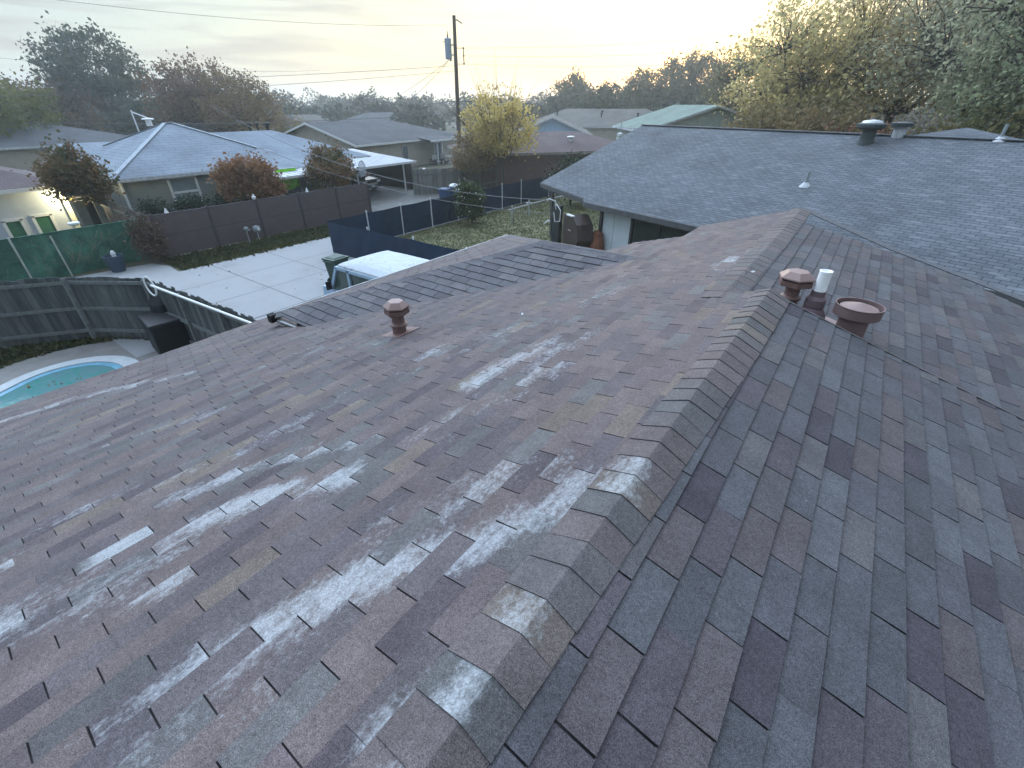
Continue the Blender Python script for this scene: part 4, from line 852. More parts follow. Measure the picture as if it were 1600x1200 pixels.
def window(t, f, side, pos, z0, z1, w, L, Wd, ov=.45, frame=None, pane=None, bars=1):
    """window part with frame, sill and pane on one wall of a building"""
    if side == 'y0': p = lambda a, z, o=0: f(pos+a, ov-o, z)
    elif side == 'y1': p = lambda a, z, o=0: f(pos+a, Wd-ov+o, z)
    elif side == 'x0': p = lambda a, z, o=0: f(ov-o, pos+a, z)
    else: p = lambda a, z, o=0: f(L-ov+o, pos+a, z)
    mb = MB(); d = p(1, 0)-p(0, 0); hw = w/2; k = .12
    for a, b in (((-hw, z0), (-hw, z1)), ((hw, z0), (hw, z1)), ((-hw-k/2, z1), (hw+k/2, z1)), ((-hw-k/2, z0), (hw+k/2, z0)), *[((-hw, z0+(z1-z0)*i/(bars+1)), (hw, z0+(z1-z0)*i/(bars+1))) for i in range(1, bars+1)]):
        A, B = p(a[0], a[1], .03), p(b[0], b[1], .03); vert = abs(a[0]-b[0]) < 1e-6; out = p(0, 0, 1)-p(0, 0, 0)
        mb.box((A+B)/2, ((B-A).length, k, .06), B-A, (out.cross(B-A)), out)
    wd_ = mb.build('window', frame or mWhite, t)
    mb = MB(); mb.face([p(-hw, z0, .012), p(hw, z0, .012), p(hw, z1, .012), p(-hw, z1, .012)]); mb.build('pane', pane or mGlass, wd_)
    mb = MB(); A, B = p(-hw-.06, z0-.05, .07), p(hw+.06, z0-.05, .07); mb.bar(A, B, .10, .04); mb.build('sill', frame or mWhite, wd_)
    return wd_
def trim(t, f, pts, m=None, w=.10):
    mb = MB()
    for a, b in zip(pts, pts[1:]): mb.bar(a, b, w, w)
    return mb.build('corner_trim', m or mWhite, t)
def roofvent(t, p, r=.14, h=.35, m=None, hood=True, name='roof_vent'):
    mb = MB(); p = V(p); mb.lathe([(r*.6, -.1), (r*.6, h*.7), (r*1.1, h*.72), (r*1.25, h*.86), (r*1.0, h), (.0, h*1.08)] if hood else [(r*1.5, -.05), (r*.6, .04), (r*.55, h), (0, h)], p, n=14); return mb.build(name, m or mDark, t)
sBlue = shingle_uv('pale_blue_roofing', (.165, .205, .25), (.185, .225, .27), (.22, .26, .31), w=.9, h=.3, soft=.25)
sDark = shingle_uv('dark_shingle', (.072, .080, .090), (.092, .10, .11), (.12, .13, .14))
sBrown = shingle_uv('brown_shingle', (.105, .085, .088), (.125, .10, .10), (.16, .14, .14))
sNb = shingle_uv('blue_grey_shingle', (.082, .094, .108), (.108, .120, .136), (.165, .18, .198), w=.30, h=.14, soft=.7)
sTan = shingle_uv('taupe_shingle', (.12, .12, .115), (.14, .135, .125), (.17, .165, .155))
sGreen = shingle_uv('green_roofing', (.125, .175, .155), (.15, .20, .175), (.19, .24, .215), w=.6, h=.3)
wGreyGreen = mat('grey_green_siding', (.20, .225, .205), .85, .12, 1.5, .2, 10)
wTan = mat('tan_siding', (.31, .29, .25), .85, .12, 1.5)
wBrown = mat('brown_brick_wall', (.125, .085, .075), .9, .15, 2, .4, 30)
wBluePale = mat('pale_blue_siding', (.30, .42, .55), .8, .1, 1.5, .3, 3, stretch=(6, 6, .3))
wWhite = mat('white_siding', (.42, .47, .52), .75, .08, 1.2)

# --- grey house with pale blue roof across the alley
gh, f = building('grey_house', (-32.1, 8.2), 90, 11.2, 10.8, 2.5, 4.85, 'grey green house with pale blue hipped roof behind the brown panel fence', wGreyGreen, sBlue, ridge_cap=mat('pale_ridge', (.25, .30, .35), .8))
window(gh, f, 'y0', 3.45, .7, 2.25, 1.45, 11.2, 10.8, pane=mat('blind_pane', (.18, .23, .24), .35, .2, 2)); trim(gh, f, [f(.45, .42, 0), f(.45, .42, 2.35)]); 
mb = MB()
for i in range(9): mb.k = .5; mb.box(f(3.0+i*.14, .30, .86), (.1, .12, .1))
# second range with lower ridge, running on behind the shrubs
_, f2 = building('grey_house', (-31.9, 13.5), 90, 11.4, 9.6, 2.5, 4.25, '', wGreyGreen, sBlue, ends=('gable', 'hip'), parent=gh)
_, f3 = building('grey_house', (-30.2, 14.0), 90, 6.6, 7.5, 2.35, 3.35, '', wGreyGreen, sBlue, ends=('hip', 'hip'), parent=gh)
_, f4 = building('grey_house', (-36.2, 8.5), 90, 9, 9.6, 2.5, 3.8, '', wGreyGreen, sBlue, ends=('gable', 'gable'), parent=gh)
for u, v, r in ((392, 200, .16), (404, 201, .12), (420, 203, .22)):
    p = far(u, v+5, 44); roofvent(gh, (p.x, p.y, 4.15), r, .5)
p = far(232, 190, 41.5); roofvent(gh, (p.x, p.y, 4.75), .28, .35, mWhite)
p = far(215, 200, 47); mb = MB(); mb.tube([(p.x, p.y, 3.4), (p.x, p.y, 5.5)], .05, 6); q = V((p.x, p.y, 5.4)); mb.tube([q, q+V((.9, .5, -.35))], .05, 6); mb.build('antenna_mast', mWhite, gh)
# lime green sheet hung under the eave
c = V((-29.6, 16.45, 1.95)); t = thing('lime_sheet', c-V((0, 0, .6)), 'lime green cloth sheet hanging between the two round shrubs', 'sheet')
mb = MB()
for i in range(8):
    y0, y1 = -.72+i*.18, -.54+i*.18; x0, x1 = .05*math.sin(i*1.9), .05*math.sin((i+1)*1.9)
    mb.face([c+V((x0, y0, -.62+.1*math.sin(i))), c+V((x1, y1, -.62+.1*math.sin(i+1))), c+V((x1*.4, y1, .5)), c+V((x0*.4, y0, .5))])
mb.build('cloth', mat('lime_cloth', (.28, .80, .05), .8, .15, 2), t)
mb = MB(); mb.tube([c+V((0, -.8, .52)), c+V((0, .8, .52))], .02, 6); mb.tube([c+V((0, -.8, .52)), c+V((0, -.8, -1.75))], .025, 6); mb.tube([c+V((0, .8, .52)), c+V((0, .8, -1.75))], .025, 6); mb.build('frame', mSteel, t)
for (u, v), lb in zip([(388, 307), (482, 297), (266, 331)], ['white jug on the brown panel fence below the left round shrub', 'small white cone on the fence below the right round shrub', 'white trinket on the brown panel fence under the house window']):
    p = at(u, v+3, 1.85); p.x = -24.4; mb = MB(); mb.lathe([(.03, 0), (.09, .05), (.10, .14), (.04, .2), (.04, .26)] if u == 388 else [(.09, 0), (.02, .2)], (p.x, p.y, 1.84), n=10); tag(mb.build('garden_ornament', mWhite), lb, 'ornament', 'white ornaments on the panel fence')

# --- carport
cp = thing('carport', (-32, 21.5, 0), 'white flat roofed carport beside the grey house with a black car beneath', 'carport')
zc_ = 2.22; q0 = at(575, 268, zc_); q1 = at(650, 251, zc_); q0 = V((q1.x+.25, 15.2, zc_)); bk = 8.2
mb = MB(); mb.prism([(q0.x, q0.y, zc_), (q1.x, q1.y, zc_), (q1.x-bk, q1.y+.4, zc_+.42), (q0.x-bk, q0.y, zc_+.42)] , .05)
for i in range(26): y = q0.y+(q1.y-q0.y)*(i+.5)/26; mb.bar((q0.x-.02, y, zc_+.012), (q0.x-bk, y, zc_+.432), .03, .02)
mb.build('roof_sheet', mat('white_metal_roof', (.34, .38, .42), .5, .12, .8), cp)
mb = MB(); mb.bar((q0.x, q0.y, zc_-.07), (q1.x, q1.y, zc_-.07), .06, .14); mb.build('fascia', mWhite, cp)
for x, y in ((q1.x-.5, q1.y-.9), (q1.x-.4, q0.y+3.9), (q1.x-bk+.6, q1.y-.6)):
    mb = MB(); mb.tube([(x, y, 0), (x, y, zc_-.02)], .06, 8); mb.build('post', mWhite, cp)
mDW = mat('carport_shade_board', (.035, .032, .03), .9, .3, 3, .4, 12, tint=(.02, .02, .022), stretch=(3, 3, .5))
mb = MB(); mb.box((-37.0, 20.6, 1.25), (.08, 11.0, 2.5)); mb.box((-33.3, 27.0, .95), (7.2, .06, 1.9)); mb.build('shade_board_wall', mDW, cp)  # fence at right; back wall added and darkened for the carport's inner shade
# --- car under the carport
def car(name, o, rot, label, body, L=4.7, Wd=1.85):
    f = Fr(o, rot); t = thing(name, f(0, 0), label, 'car')
    prof = [(-2.3, .35), (-2.33, .75), (-2.2, .92), (-1.15, 1.02), (-.55, 1.42), (.9, 1.48), (1.9, 1.15), (2.3, 1.05), (2.35, .4)]
    def slab(mb, pr, w, w2=None):
        w2 = w2 or w; n = len(pr); A = [f(x, -w/2 if z < 1.0 else -w2/2, z) for x, z in pr]; B = [f(x, w/2 if z < 1.0 else w2/2, z) for x, z in pr]
        for i in range(n): j = (i+1) % n; mb.face([A[i], A[j], B[j], B[i]])
        mb.face(A[::-1]); mb.face(B)
    mb = MB(); slab(mb, prof, Wd, Wd*.82); mb.build('body', body, t, bevel=.05)
    mb = MB(); mb.face([f(-1.16, -.72, 1.035), f(-1.16, .72, 1.035), f(-.58, .66, 1.41), f(-.58, -.66, 1.41)]); mb.build('windshield', mGlass, t)
    for s in (-1, 1):
        mb = MB(); y = s*(Wd/2-.10); mb.face([f(-1.0, y*1.0, 1.04), f(.9, y, 1.04), f(.8, y*.92, 1.4), f(-.5, y*.92, 1.38)]); mb.build('side_window', mGlass, t)
        mb = MB(); mb.box(f(-2.31, s*.66, .78), (.06, .36, .16), f(1, 0)-f(0, 0), f(0, 1)-f(0, 0)); mb.build('headlight', mat('lamp_lens', (.75, .8, .82), .15, .05), t)
        mb = MB(); mb.box(f(-.95, s*.98, 1.05), (.1, .2, .13), f(1, 0)-f(0, 0), f(0, 1)-f(0, 0)); mb.build('mirror', mWhite if s < 0 else body, t)
        for x in (-1.45, 1.45):
            mb = MB(); mb.lathe([(.2, -.1), (.33, -.1), (.34, .0), (.33, .1), (.2, .1)], f(x, s*.86, .34), ax=f(0, 1)-f(0, 0), n=20); w_ = mb.build('wheel', mDark, t); mb = MB(); mb.lathe([(0, s*.11), (.2, s*.1)], f(x, s*.86, .34), ax=f(0, 1)-f(0, 0), n=16, cap=False); mb.build('rim', mSteel, w_)
    mb = MB(); mb.box(f(-2.35, 0, .62), (.03, 1.0, .14), f(1, 0)-f(0, 0), f(0, 1)-f(0, 0)); mb.build('grille', mSteel, t)
    mb = MB(); mb.box(f(-2.37, 0, .45), (.02, .34, .14), f(1, 0)-f(0, 0), f(0, 1)-f(0, 0)); mb.build('license_plate', mWhite, t)
    return t
car('parked_car', (-33.4, 23.9), 184, 'black car parked under the white carport, nose outward', mat('black_car_paint', (.012, .014, .018), .12, .1, 1, spec=.8))
# --- basketball hoop with fan board
bq = atX(566, 266, -27.0); p = V((bq.x-.4, bq.y-.15, 0)); kz = bq.z-2.95; t = thing('basketball_hoop', p, 'fan shaped clear backboard on a post in front of the carport', 'basketball hoop')
mb = MB(); mb.tube([p, p+V((0, 0, 2.6+kz)), p+V((.35, .1, 3.0+kz))], .05, 8); mb.build('post', mSteel, t)
bx = p+V((.4, .15, 2.95+kz)); dd = V((-.5, .85, 0)).normalized(); fan = [bx+dd*(.62*math.cos(a))+V((0, 0, .55*math.sin(a))) for a in [math.pi*i/14 for i in range(15)]]+[bx-dd*.5+V((0, 0, -.35)), bx+dd*.5+V((0, 0, -.35))]
mPl = mat('clear_board', (.35, .42, .48), .2, .1); mPl.node_tree.nodes['Principled BSDF'].inputs['Alpha'].default_value = .42
mb = MB(); mb.face(fan); mb.face([q+V((.03, .02, 0)) for q in fan]); mb.build('backboard', mPl, t)
mb = MB(); mb.tube(fan+[fan[0]], .02, 6); mb.tube([bx-dd*.6, bx+dd*.6], .025, 6); mb.build('frame', mat('board_frame', (.12, .16, .2), .6), t)
mb = MB(); rc = bx+V((.28, .16, -.2)); mb.tube([rc+V((.22*math.cos(a), .22*math.sin(a), 0)) for a in [2*math.pi*i/16 for i in range(17)]], .012, 6); mb.build('rim', mat('rim_orange', (.35, .1, .04), .6), t)

# --- white garage at the left edge
gg, f = building('white_garage', (-31.9, -6.4), 90, 12.9, 9, 2.55, 4.1, 'white garage with brown roof and lit corner lamp at the left edge', wWhite, sBrown, ends=('hip', 'hip'), fascia=mWhite)
mGrn = mat('green_shutter', (.035, .13, .075), .7, .2, 3)
for u0, u1, v in ((4, 34, 346), (50, 80, 338)):
    a, b = atX(u0, v, -32.34), atX(u1, v, -32.34); ym = (a.y+b.y)/2; window(gg, f, 'y0', ym+6.4, .05, a.z, max(.6, b.y-a.y), 12.9, 9, pane=mGrn, bars=0)
trim(gg, f, [f(12.9-.45, .42, 0), f(12.9-.45, .42, 2.3)], mat('cream_trim', (.55, .56, .46), .7), .22)
lp = f(12.9-.40, .22, 2.32); mb = MB(); mb.lathe([(.03, .06), (.10, .02), (.10, -.06), (.0, -.1)], lp, n=12); 
mL = D.materials.new('lit_lamp'); mL.use_nodes = True; mL.node_tree.nodes['Principled BSDF'].inputs['Emission Color'].default_value = (1, .92, .62, 1); mL.node_tree.nodes['Principled BSDF'].inputs['Emission Strength'].default_value = 40
mb.build('wall_lamp', mL, gg)
pl_ = D.lights.new('lamp_light', 'POINT'); pl_.energy = 160; pl_.color = (1, .85, .5); pl_.shadow_soft_size = .12; lo = D.objects.new('lamp_light', pl_); COL.objects.link(lo); lo.location = lp+V((.35, .1, -.25))
# shed doorway between garage and side fence
t = thing('garden_shed', (-31.5, 6.9, 0), 'small dark open shed with grey doors between garage and side fence', 'shed')
mb = MB(); mb.box((-32.3, 6.85, .95), (1.2, .85, 1.9)); mb.build('shed_body', mDark, t)
mb = MB(); mb.box((-31.4, 6.35, .9), (.04, .5, 1.8), (1, .5, 0), (-.5, 1, 0)); mb.build('door', mat('grey_door', (.22, .24, .24), .8, .2), t)
mb = MB(); mb.box((-31.5, 7.12, .95), (.05, .38, 1.9)); mb.build('door', MATS['grey_door'], t)
p = at(130, 408-78, 1.3); mb = MB(); mb.lathe([(.12, 0), (.2, .05), (.2, .12), (0, .16)], (-26.0, 4.8, 1.62), n=12); o = tag(mb.build('bucket_lid', mWhite), 'white round lid showing over the green mesh fence', 'lid')

# --- houses farther off
def farhouse(corner_px, z, rot, L, Wd, ze, zr, name, label, wall, roofm, **k):
    p = at(*corner_px, z); return building(name, (p.x, p.y), rot, L, Wd, ze, zr, label, wall, roofm, **k)
h3, f = farhouse((556, 227), 2.6, 98, 18.0, 12.6, 2.6, 4.35, 'tan_house', 'tan house with plain dark roof and gable directly behind the carport', wTan, sDark, ends=('gable', 'hip'), fascia=mWhite)
p = at(666, 221, 2.55)
window(h3, f, 'y0', 7.4, .7, 2.1, .9, 18.0, 12.6, frame=mat('tan_frame', (.3, .29, .26), .8), bars=0)
fx = f(9.0, 0); 
mb = MB(); a, b = f(9.6, -1.4, 2.5), f(14.6, -1.4, 2.5); c_, d_ = f(14.6, .6, 2.78), f(9.6, .6, 2.78); roofplane(mb, [a, b, c_, d_], b-a); mb.build('porch_roof', sDark, h3)
mb = MB(); mb.bar(a-V((0, 0, .08)), b-V((0, 0, .08)), .05, .16); mb.build('porch_fascia', mWhite, h3)
for x in (11.4, 12.3): mb = MB(); mb.box(f(x, -.9, 1.2), (.12, .12, 2.4)); mb.build('porch_post', mWhite, h3)
window(h3, f, 'y0', 13.3, .1, 2.1, 1.3, 18.0, 12.6, frame=mWhite, bars=0)
# patio chairs and table on that porch
def patiochair(p, rot, lab, m):
    f_ = Fr(p, rot); t = thing('patio_chair', p, lab, 'chair', 'patio seats behind the tan house'); X, Yv = f_(1, 0)-f_(0, 0), f_(0, 1)-f_(0, 0)
    mb = MB(); mb.box(f_(0, 0, .42), (.6, .6, .14), X, Yv); mb.build('seat', m, t); mb = MB(); mb.box(f_(-.3, 0, .72), (.12, .6, .6), X, Yv); mb.build('backrest', mat('pale_cushion', (.40, .42, .42), .8), t)
    for sx in (-1, 1):
        for sy in (-1, 1): mb = MB(); mb.box(f_(sx*.26, sy*.26, .18), (.05, .05, .36), X, Yv); mb.build('leg', mDark, t)
    for sy in (-1, 1): mb = MB(); mb.box(f_(0, sy*.32, .58), (.55, .06, .06), X, Yv); mb.build('armrest', mDark, t)
mCh = mat('black_wicker', (.03, .032, .035), .8)
for ax_c, lb in zip([10.3, 11.9], ['dark patio armchair with pale cushion, farther left on the porch', 'dark patio armchair with pale cushion, next to the white table']): patiochair(f(ax_c, -1.0), 278, lb, mCh)
tp = f(13.4, -1.1); t = thing('patio_table', tp, 'small white patio table right of the armchairs', 'table')
mb = MB(); mb.lathe([(.5, .68), (.5, .72), (0, .72)], tp, n=20); mb.build('table_top', mWhite, t); mb = MB(); mb.tube([tp, tp+V((0, 0, .7))], .04, 8); mb.lathe([(.25, 0), (.25, .03), (0, .04)], tp, n=14); mb.build('leg', mWhite, t)

building('long_house', (-56, -2), 90+6, 22, 13, 2.9, 4.45, 'long low house with dark roof behind the left garage', wTan, sDark, ends=('gable', 'hip'))
p = far(290, 200, 66); building('back_house', (p.x, p.y), 70, 12, 9, 2.8, 4.6, 'dark roofed house peeping over the grey house peak', wTan, sDark, ends=('gable', 'gable'))
p = far(610, 200, 100); building('back_house', (p.x-6, p.y), 98, 20, 10, 2.6, 4.35, 'grey roofed house behind the tan house', wTan, sDark, ends=('hip', 'gable'))
p = far(540, 190, 84); building('back_house', (p.x-4, p.y-6), 98, 8, 9, 2.6, 4.4, 'low grey roof just left of the tan house roof peak', wTan, sTan, ends=('gable', 'gable'))
# brown brick house behind the yellow tree
a = at(792, 240, 2.5); b = at(925, 236, 2.5); ang = math.degrees(math.atan2(b.y-a.y, b.x-a.x)); d = (b-a).normalized(); a = a-d*3.0
hb, f = building('brick_house', (a.x, a.y), ang, 16, 9.5, 2.5, 3.75, 'brown brick house with low brown roof right of the yellow tree', wBrown, sBrown, ends=('hip', 'hip'), fascia=mat('tan_fascia', (.22, .21, .19), .8), ov=.35)
roofvent(hb, f(9.6, 2.4, 3.1), .28, .4, mWhite)
window(hb, f, 'y0', 9.6, 1.0, 2.0, 1.1, 16, 9.5, ov=.35, frame=mat('bronze_frame', (.06, .055, .05), .6), bars=1)
# blue gabled house, gable towards us
a = far(800, 214, 58); b = far(925, 214, 58); ang = math.degrees(math.atan2(b.y-a.y, b.x-a.x)); Wg = (b-a).length
g = Fr((a.x, a.y), ang); 
hg_, f = building('blue_house', (b.x, b.y), ang+90, 13, Wg, 2.95, 4.72, 'pale blue house with white edged gable facing us', wBluePale, sTan, ends=('gable', 'hip'), fascia=mWhite, ov=.3)
for u, v, dd_ in ((852, 178, 64), (892, 172, 66), (950, 176, 62)):
    p = far(u, v+6, dd_); 
p = far(1010, 200, 78); hr, f = building('brown_roof_house', (p.x-11.5, p.y-2), 20, 15, 10, 2.9, 4.9, 'taupe roofed house with hip between blue gable and green roof', wTan, sTan, ends=('hip', 'hip'), ridge_cap=None)
for x, y, z in ((4.2, 3.0, 4.15), (9.8, 3.2, 4.2)): roofvent(hr, f(x, y, z), .16, .5)
p = far(930, 200, 84); hr2, f = building('taupe_house', (p.x-14, p.y), 15, 26, 12, 3.0, 5.15, 'long taupe roofed house farthest back left of the sunset', wTan, sTan, ends=('hip', 'hip'))
for x in (5, 13): roofvent(hr2, f(x, 3.5, 4.3), .2, .6)
# green roofed house
apx = far(1125, 164, 50); zr = apx.z; rt = far(1150, 174, 49); lf = far(1050, 196, 47)
v_ = (V((rt.x, rt.y, 0))-V((lf.x, lf.y, 0))); ang = math.degrees(math.atan2(v_.y, v_.x)); hw_ = 6.6
dg = v_.normalized(); o_ = V((apx.x, apx.y, 0))+dg*hw_
building('green_house', (o_.x, o_.y), ang+90, 12, hw_*2, zr-2.0, zr, 'pale house with mint green roof left of the big trees', mat('mint_siding', (.30, .36, .34), .8), sGreen, ends=('gable', 'gable'), fascia=mWhiteOld)
# tv antenna
p = far(969, 212, 33); t = thing('tv_antenna', (p.x, p.y, 2.6), 'white cross shaped television antenna over the brown roofs', 'antenna')
mb = MB(); mb.tube([(p.x, p.y, 2.6), (p.x, p.y, 4.9)], .03, 6); mb.build('mast', mWhiteOld, t)
mb = MB(); zz = 4.62; mb.tube([(p.x-1.0, p.y-.3, zz), (p.x+1.0, p.y+.3, zz)], .025, 6)
for k in (-.8, -.4, 0, .4, .8): mb.tube([(p.x+k-.1, p.y+k*.3+.25, zz), (p.x+k+.1, p.y+k*.3-.25, zz)], .012, 4)
mb.build('crossbar', mWhiteOld, t)
mb = MB(); mb.lathe([(0, 0), (.16, .08), (.16, .2), (0, .28)], (p.x, p.y, 4.1), n=12); mb.build('amplifier', mWhite, t)

# --- neighbour's house, right
nd_ = V((.951, -.309, 0)); nn_ = V((.309, .951, 0)); 
def NB(d, n, z): q = nd_*d+nn_*n; return V((q.x, q.y, z))
def nbz(n): return 2.4+.31*(n-14.15)
nb = thing('neighbour_house', NB(-8, 19, 0), 'low house with wide blue grey shingle roof beyond our ridge', 'house')
nr = 22.25; zr = nbz(nr)
mb = MB(); roofplane(mb, [NB(-14.4, 14.15, 2.4), NB(4.5, 14.15, 2.4), NB(4.5, nr, zr), NB(-18.7, nr, zr), NB(-18.35, 14.95, nbz(14.95)), NB(-14.75, 14.4, nbz(14.4))], nd_, .12); mb.build('roof', sNb, nb)
mb = MB(); roofplane(mb, [NB(-18.7, nr, zr), NB(4.5, nr, zr), NB(4.5, nr+8.1, 2.4), NB(-19, nr+8.1, 2.4)], nd_, .12); mb.build('roof', sNb, nb)
mFd = mat('dark_fascia', (.075, .08, .085), .7, .2, 5)
mb = MB(); mb.bar(NB(-14.4, 14.13, 2.30), NB(4.5, 14.13, 2.30), .03, .20); mb.bar(NB(-18.35, 14.92, nbz(14.95)-.1), NB(-14.75, 14.37, nbz(14.4)-.1), .03, .18); mb.bar(NB(-14.75, 14.38, nbz(14.4)-.1), NB(-14.4, 14.13, 2.3), .03, .18); mb.bar(NB(-18.38, 14.95, nbz(14.95)-.1), NB(-18.72, nr, zr-.1), .03, .18); mb.build('fascia', mFd, nb)
mb = MB(); mb.bar(NB(-18.7, nr, zr+.02), NB(4.5, nr, zr+.02), .28, .03); mb.build('ridge_cap', mat('ridge_shingle_grey', (.10, .115, .13), .9, .2, 6), nb)
mWallG = mat('dark_green_grey_wall', (.10, .12, .115), .85, .15, 2)
mb = MB(); 
for a, b in ((NB(-14.0, 14.95, 0), NB(4.2, 14.95, 0)), (NB(-14.0, 29.6, 0), NB(-14.0, 14.95, 0)), (NB(4.2, 14.95, 0), NB(4.2, 29.6, 0)), (NB(4.2, 29.6, 0), NB(-14.0, 29.6, 0))): mb.face([a, b, b+V((0, 0, 2.45)), a+V((0, 0, 2.45))])
mb.build('wall', mWallG, nb)
pa = at(945, 380, 0); 
mb = MB(); w0 = -13.93; 
for k, ww in ((0, .60), (.62, .88)): mb.box(NB(w0+k+ww/2, 14.88, 1.12), (ww, .05, 2.12), nd_, nn_)
mb.build('white_panel_door', mat('pale_blue_door', (.50, .58, .62), .6, .06, 2), nb)
mb = MB(); mb.box(NB(w0-.1, 14.84, 1.15), (.14, .12, 2.3), nd_, nn_); mb.build('door_frame', mFd, nb); mb = MB(); mb.box(NB(w0+1.58, 14.86, 1.15), (.10, .1, 2.3), nd_, nn_); mb.build('door_frame', mFd, nb)
wn_ = None; mb = MB()
for k in (0, 1.3): mb.box(NB(-12.2+k+.62, 14.90, 1.35), (1.24, .05, 1.7), nd_, nn_)
mb.build('window', mat('dark_window_screen', (.03, .042, .042), .4, .2, 2), nb)
mb = MB(); mb.box(NB(-9.35, 14.88, 1.2), (.35, .06, 2.3), nd_, nn_); mb.build('corner_trim', mWhiteOld, nb)
mb = MB(); mb.box(NB(-18.2, 15.6, 1.15), (.12, .12, 2.4), nd_, nn_); mb.build('porch_post', mFd, nb)
for x, k in ((-17.3, 0), (-16.2, 1), (-15.2, 0)):
    mb = MB(); mb.lathe([(.02, .05), (.055, 0), (.02, -.06)], NB(x, 15.0, 2.25), n=8); mb.build('patio_bulb', mWhite, nb)
# roof fittings of the neighbour
def nbvent(u, v, fn, lab):
    N_ = V((-.31*.309, -.31*.951, 1)); r = ray(u, v); P0_ = NB(0, 14.15, 2.4); tt = (P0_-V((0, 0, CZ))).dot(N_)/r.dot(N_); p = V((0, 0, CZ))+r*tt
    q = D.objects.new('roof_vent', None); COL.objects.link(q); q.parent = nb; q.location = p-WORLD[nb.name]; WORLD[q.name] = p; q['label'] = lab; fn(q, p); return q
def mush(q, p):
    mb = MB(); mb.lathe([(.30, -.12), (.24, .1), (.22, .42), (.3, .44)], p, n=20); mb.build('pipe', mat('dark_vent_green', (.035, .048, .052), .6), q)
    mb = MB(); mb.lathe([(.33, .42), (.46, .50), (.46, .60), (.33, .64)], p, n=20); mb.build('hood', MATS['dark_vent_green'], q); mb = MB(); mb.lathe([(.34, .64), (.28, .70), (0, .74)], p, n=20, cap=False); mb.build('hood_top', mSteel, q)
nbvent(1352, 223, mush, 'large dark mushroom vent on the neighbour ridge')
def pipe(q, p):
    mb = MB(); mb.lathe([(.20, -.05), (.16, .0), (.07, .1)], p, n=14); mb.build('flashing', mWhiteOld, q); mb = MB(); mb.lathe([(.045, 0), (.045, .45), (.0, .45)], p, n=12); mb.build('pipe', MATS['meter_grey'], q)
nbvent(1258, 290, pipe, 'thin grey pipe with pale flashing on the neighbour slope')
def mush2(q, p):
    mb = MB(); mb.lathe([(.2, -.1), (.2, .3)], p, n=16); mb.build('pipe', mWhiteOld, q); mb = MB(); mb.lathe([(.34, .3), (.36, .42), (.1, .46)], p, n=16); mb.build('hood', MATS['dark_vent_green'], q)
nbvent(1403, 213, mush2, 'low dark cap vent right of the mushroom vent')
nbvent(1562, 219, pipe, 'short white pipe beyond the hipped bump')
# hipped bump of its second wing
pb = far(1520, 205, 30); c0 = far(1425, 216, 27.5); c1 = far(1640, 236, 25.5)
mb = MB(); z0 = nbz(nr)-.35; a = NB(-6.7, nr+.3, z0+.35); b = NB(-2.6, nr-.6, z0+.2); e = NB(-2.9, nr+5.0, z0-.1); g_ = NB(-6.9, nr+5.4, z0-.1); tp = far(1512, 199.5, 24.8)
roofplane(mb, [a, b, tp], nd_); roofplane(mb, [b, e, tp], nn_); roofplane(mb, [g_, a, tp], nn_); mb.build('wing_roof', sNb, nb)

# --- things in the yard between
t = thing('smoker_grill', at(905, 385, 0), 'brown hexagonal lidded smoker with pale rim in the back yard', 'grill'); g0 = at(905, 385, 0); g0 = V((-9.7, 18.1, 0))
mBr = mat('smoker_brown', (.045, .034, .03), .5, .3, 6, spec=.4); ax_ = V((.80, -.6, 0)).normalized(); sd = V((.6, .8, 0))
mb = MB(); mb.lathe([(.0, -.02), (.86, 0), (.86, .75), (0, .77)], g0+V((0, 0, 1.0))-sd*.35, ax=sd, n=8); mb.build('drum', mBr, t)
mb = MB(); mb.bar(g0+V((0, 0, 1.80))-ax_*.33-sd*.37, g0+V((0, 0, 1.84))+ax_*.33-sd*.37, .12, .05); mb.build('handle_rim', mWhite, t)
mb = MB(); mb.bar(g0+V((0, 0, 1.2))-sd*.39-ax_*.1, g0+V((0, 0, 1.2))-sd*.39+ax_*.15, .03, .03); mb.build('handle', mSteel, t)
for s in (-1, 1): mb = MB(); mb.box(g0+ax_*.5*s+V((0, 0, .25)), (.08, .08, .5)); mb.build('leg', mDark, t)
g1 = V((-8.75, 18.2, 0)); t = thing('chiminea', g1, 'terracotta chiminea with pointed cap beside the white door', 'chiminea'); mTc = mat('terracotta', (.20, .085, .055), .85, .25, 6, .2)
mb = MB(); mb.lathe([(.2, .2), (.32, .35), (.34, .60), (.28, .85), (.24, .98), (.22, 1.12), (.25, 1.14)], g1, n=20); mb.build('body', mTc, t); mb = MB(); mb.lathe([(.21, 1.14), (.12, 1.24), (.03, 1.29)], g1, n=16); mb.build('cap', mTc, t)
for k in range(3): mb = MB(); an = 2.1*k; q = g1+V((.22*math.cos(an), .22*math.sin(an), 0)); mb.tube([q, q-V((q-g1).x*V((.3, 0, 0)).x*V((1, 0, 0)).x and (0, 0, -.35))], .02, 6); mb.build('leg', mDark, t)
g2 = at(1010, 370, 1.1); t = thing('covered_table', V((g2.x, g2.y, 0)), 'blue tarpaulin covered patio set below the neighbour window', 'covered furniture')
mb = MB(); mb.lathe([(1.0, .1), (.95, .7), (.6, 1.05), (0, 1.28)], V((g2.x, g2.y, 0)), n=7); mb.build('tarpaulin', mat('blue_tarpaulin', (.14, .20, .29), .7, .25, 2, .6, 6), t)
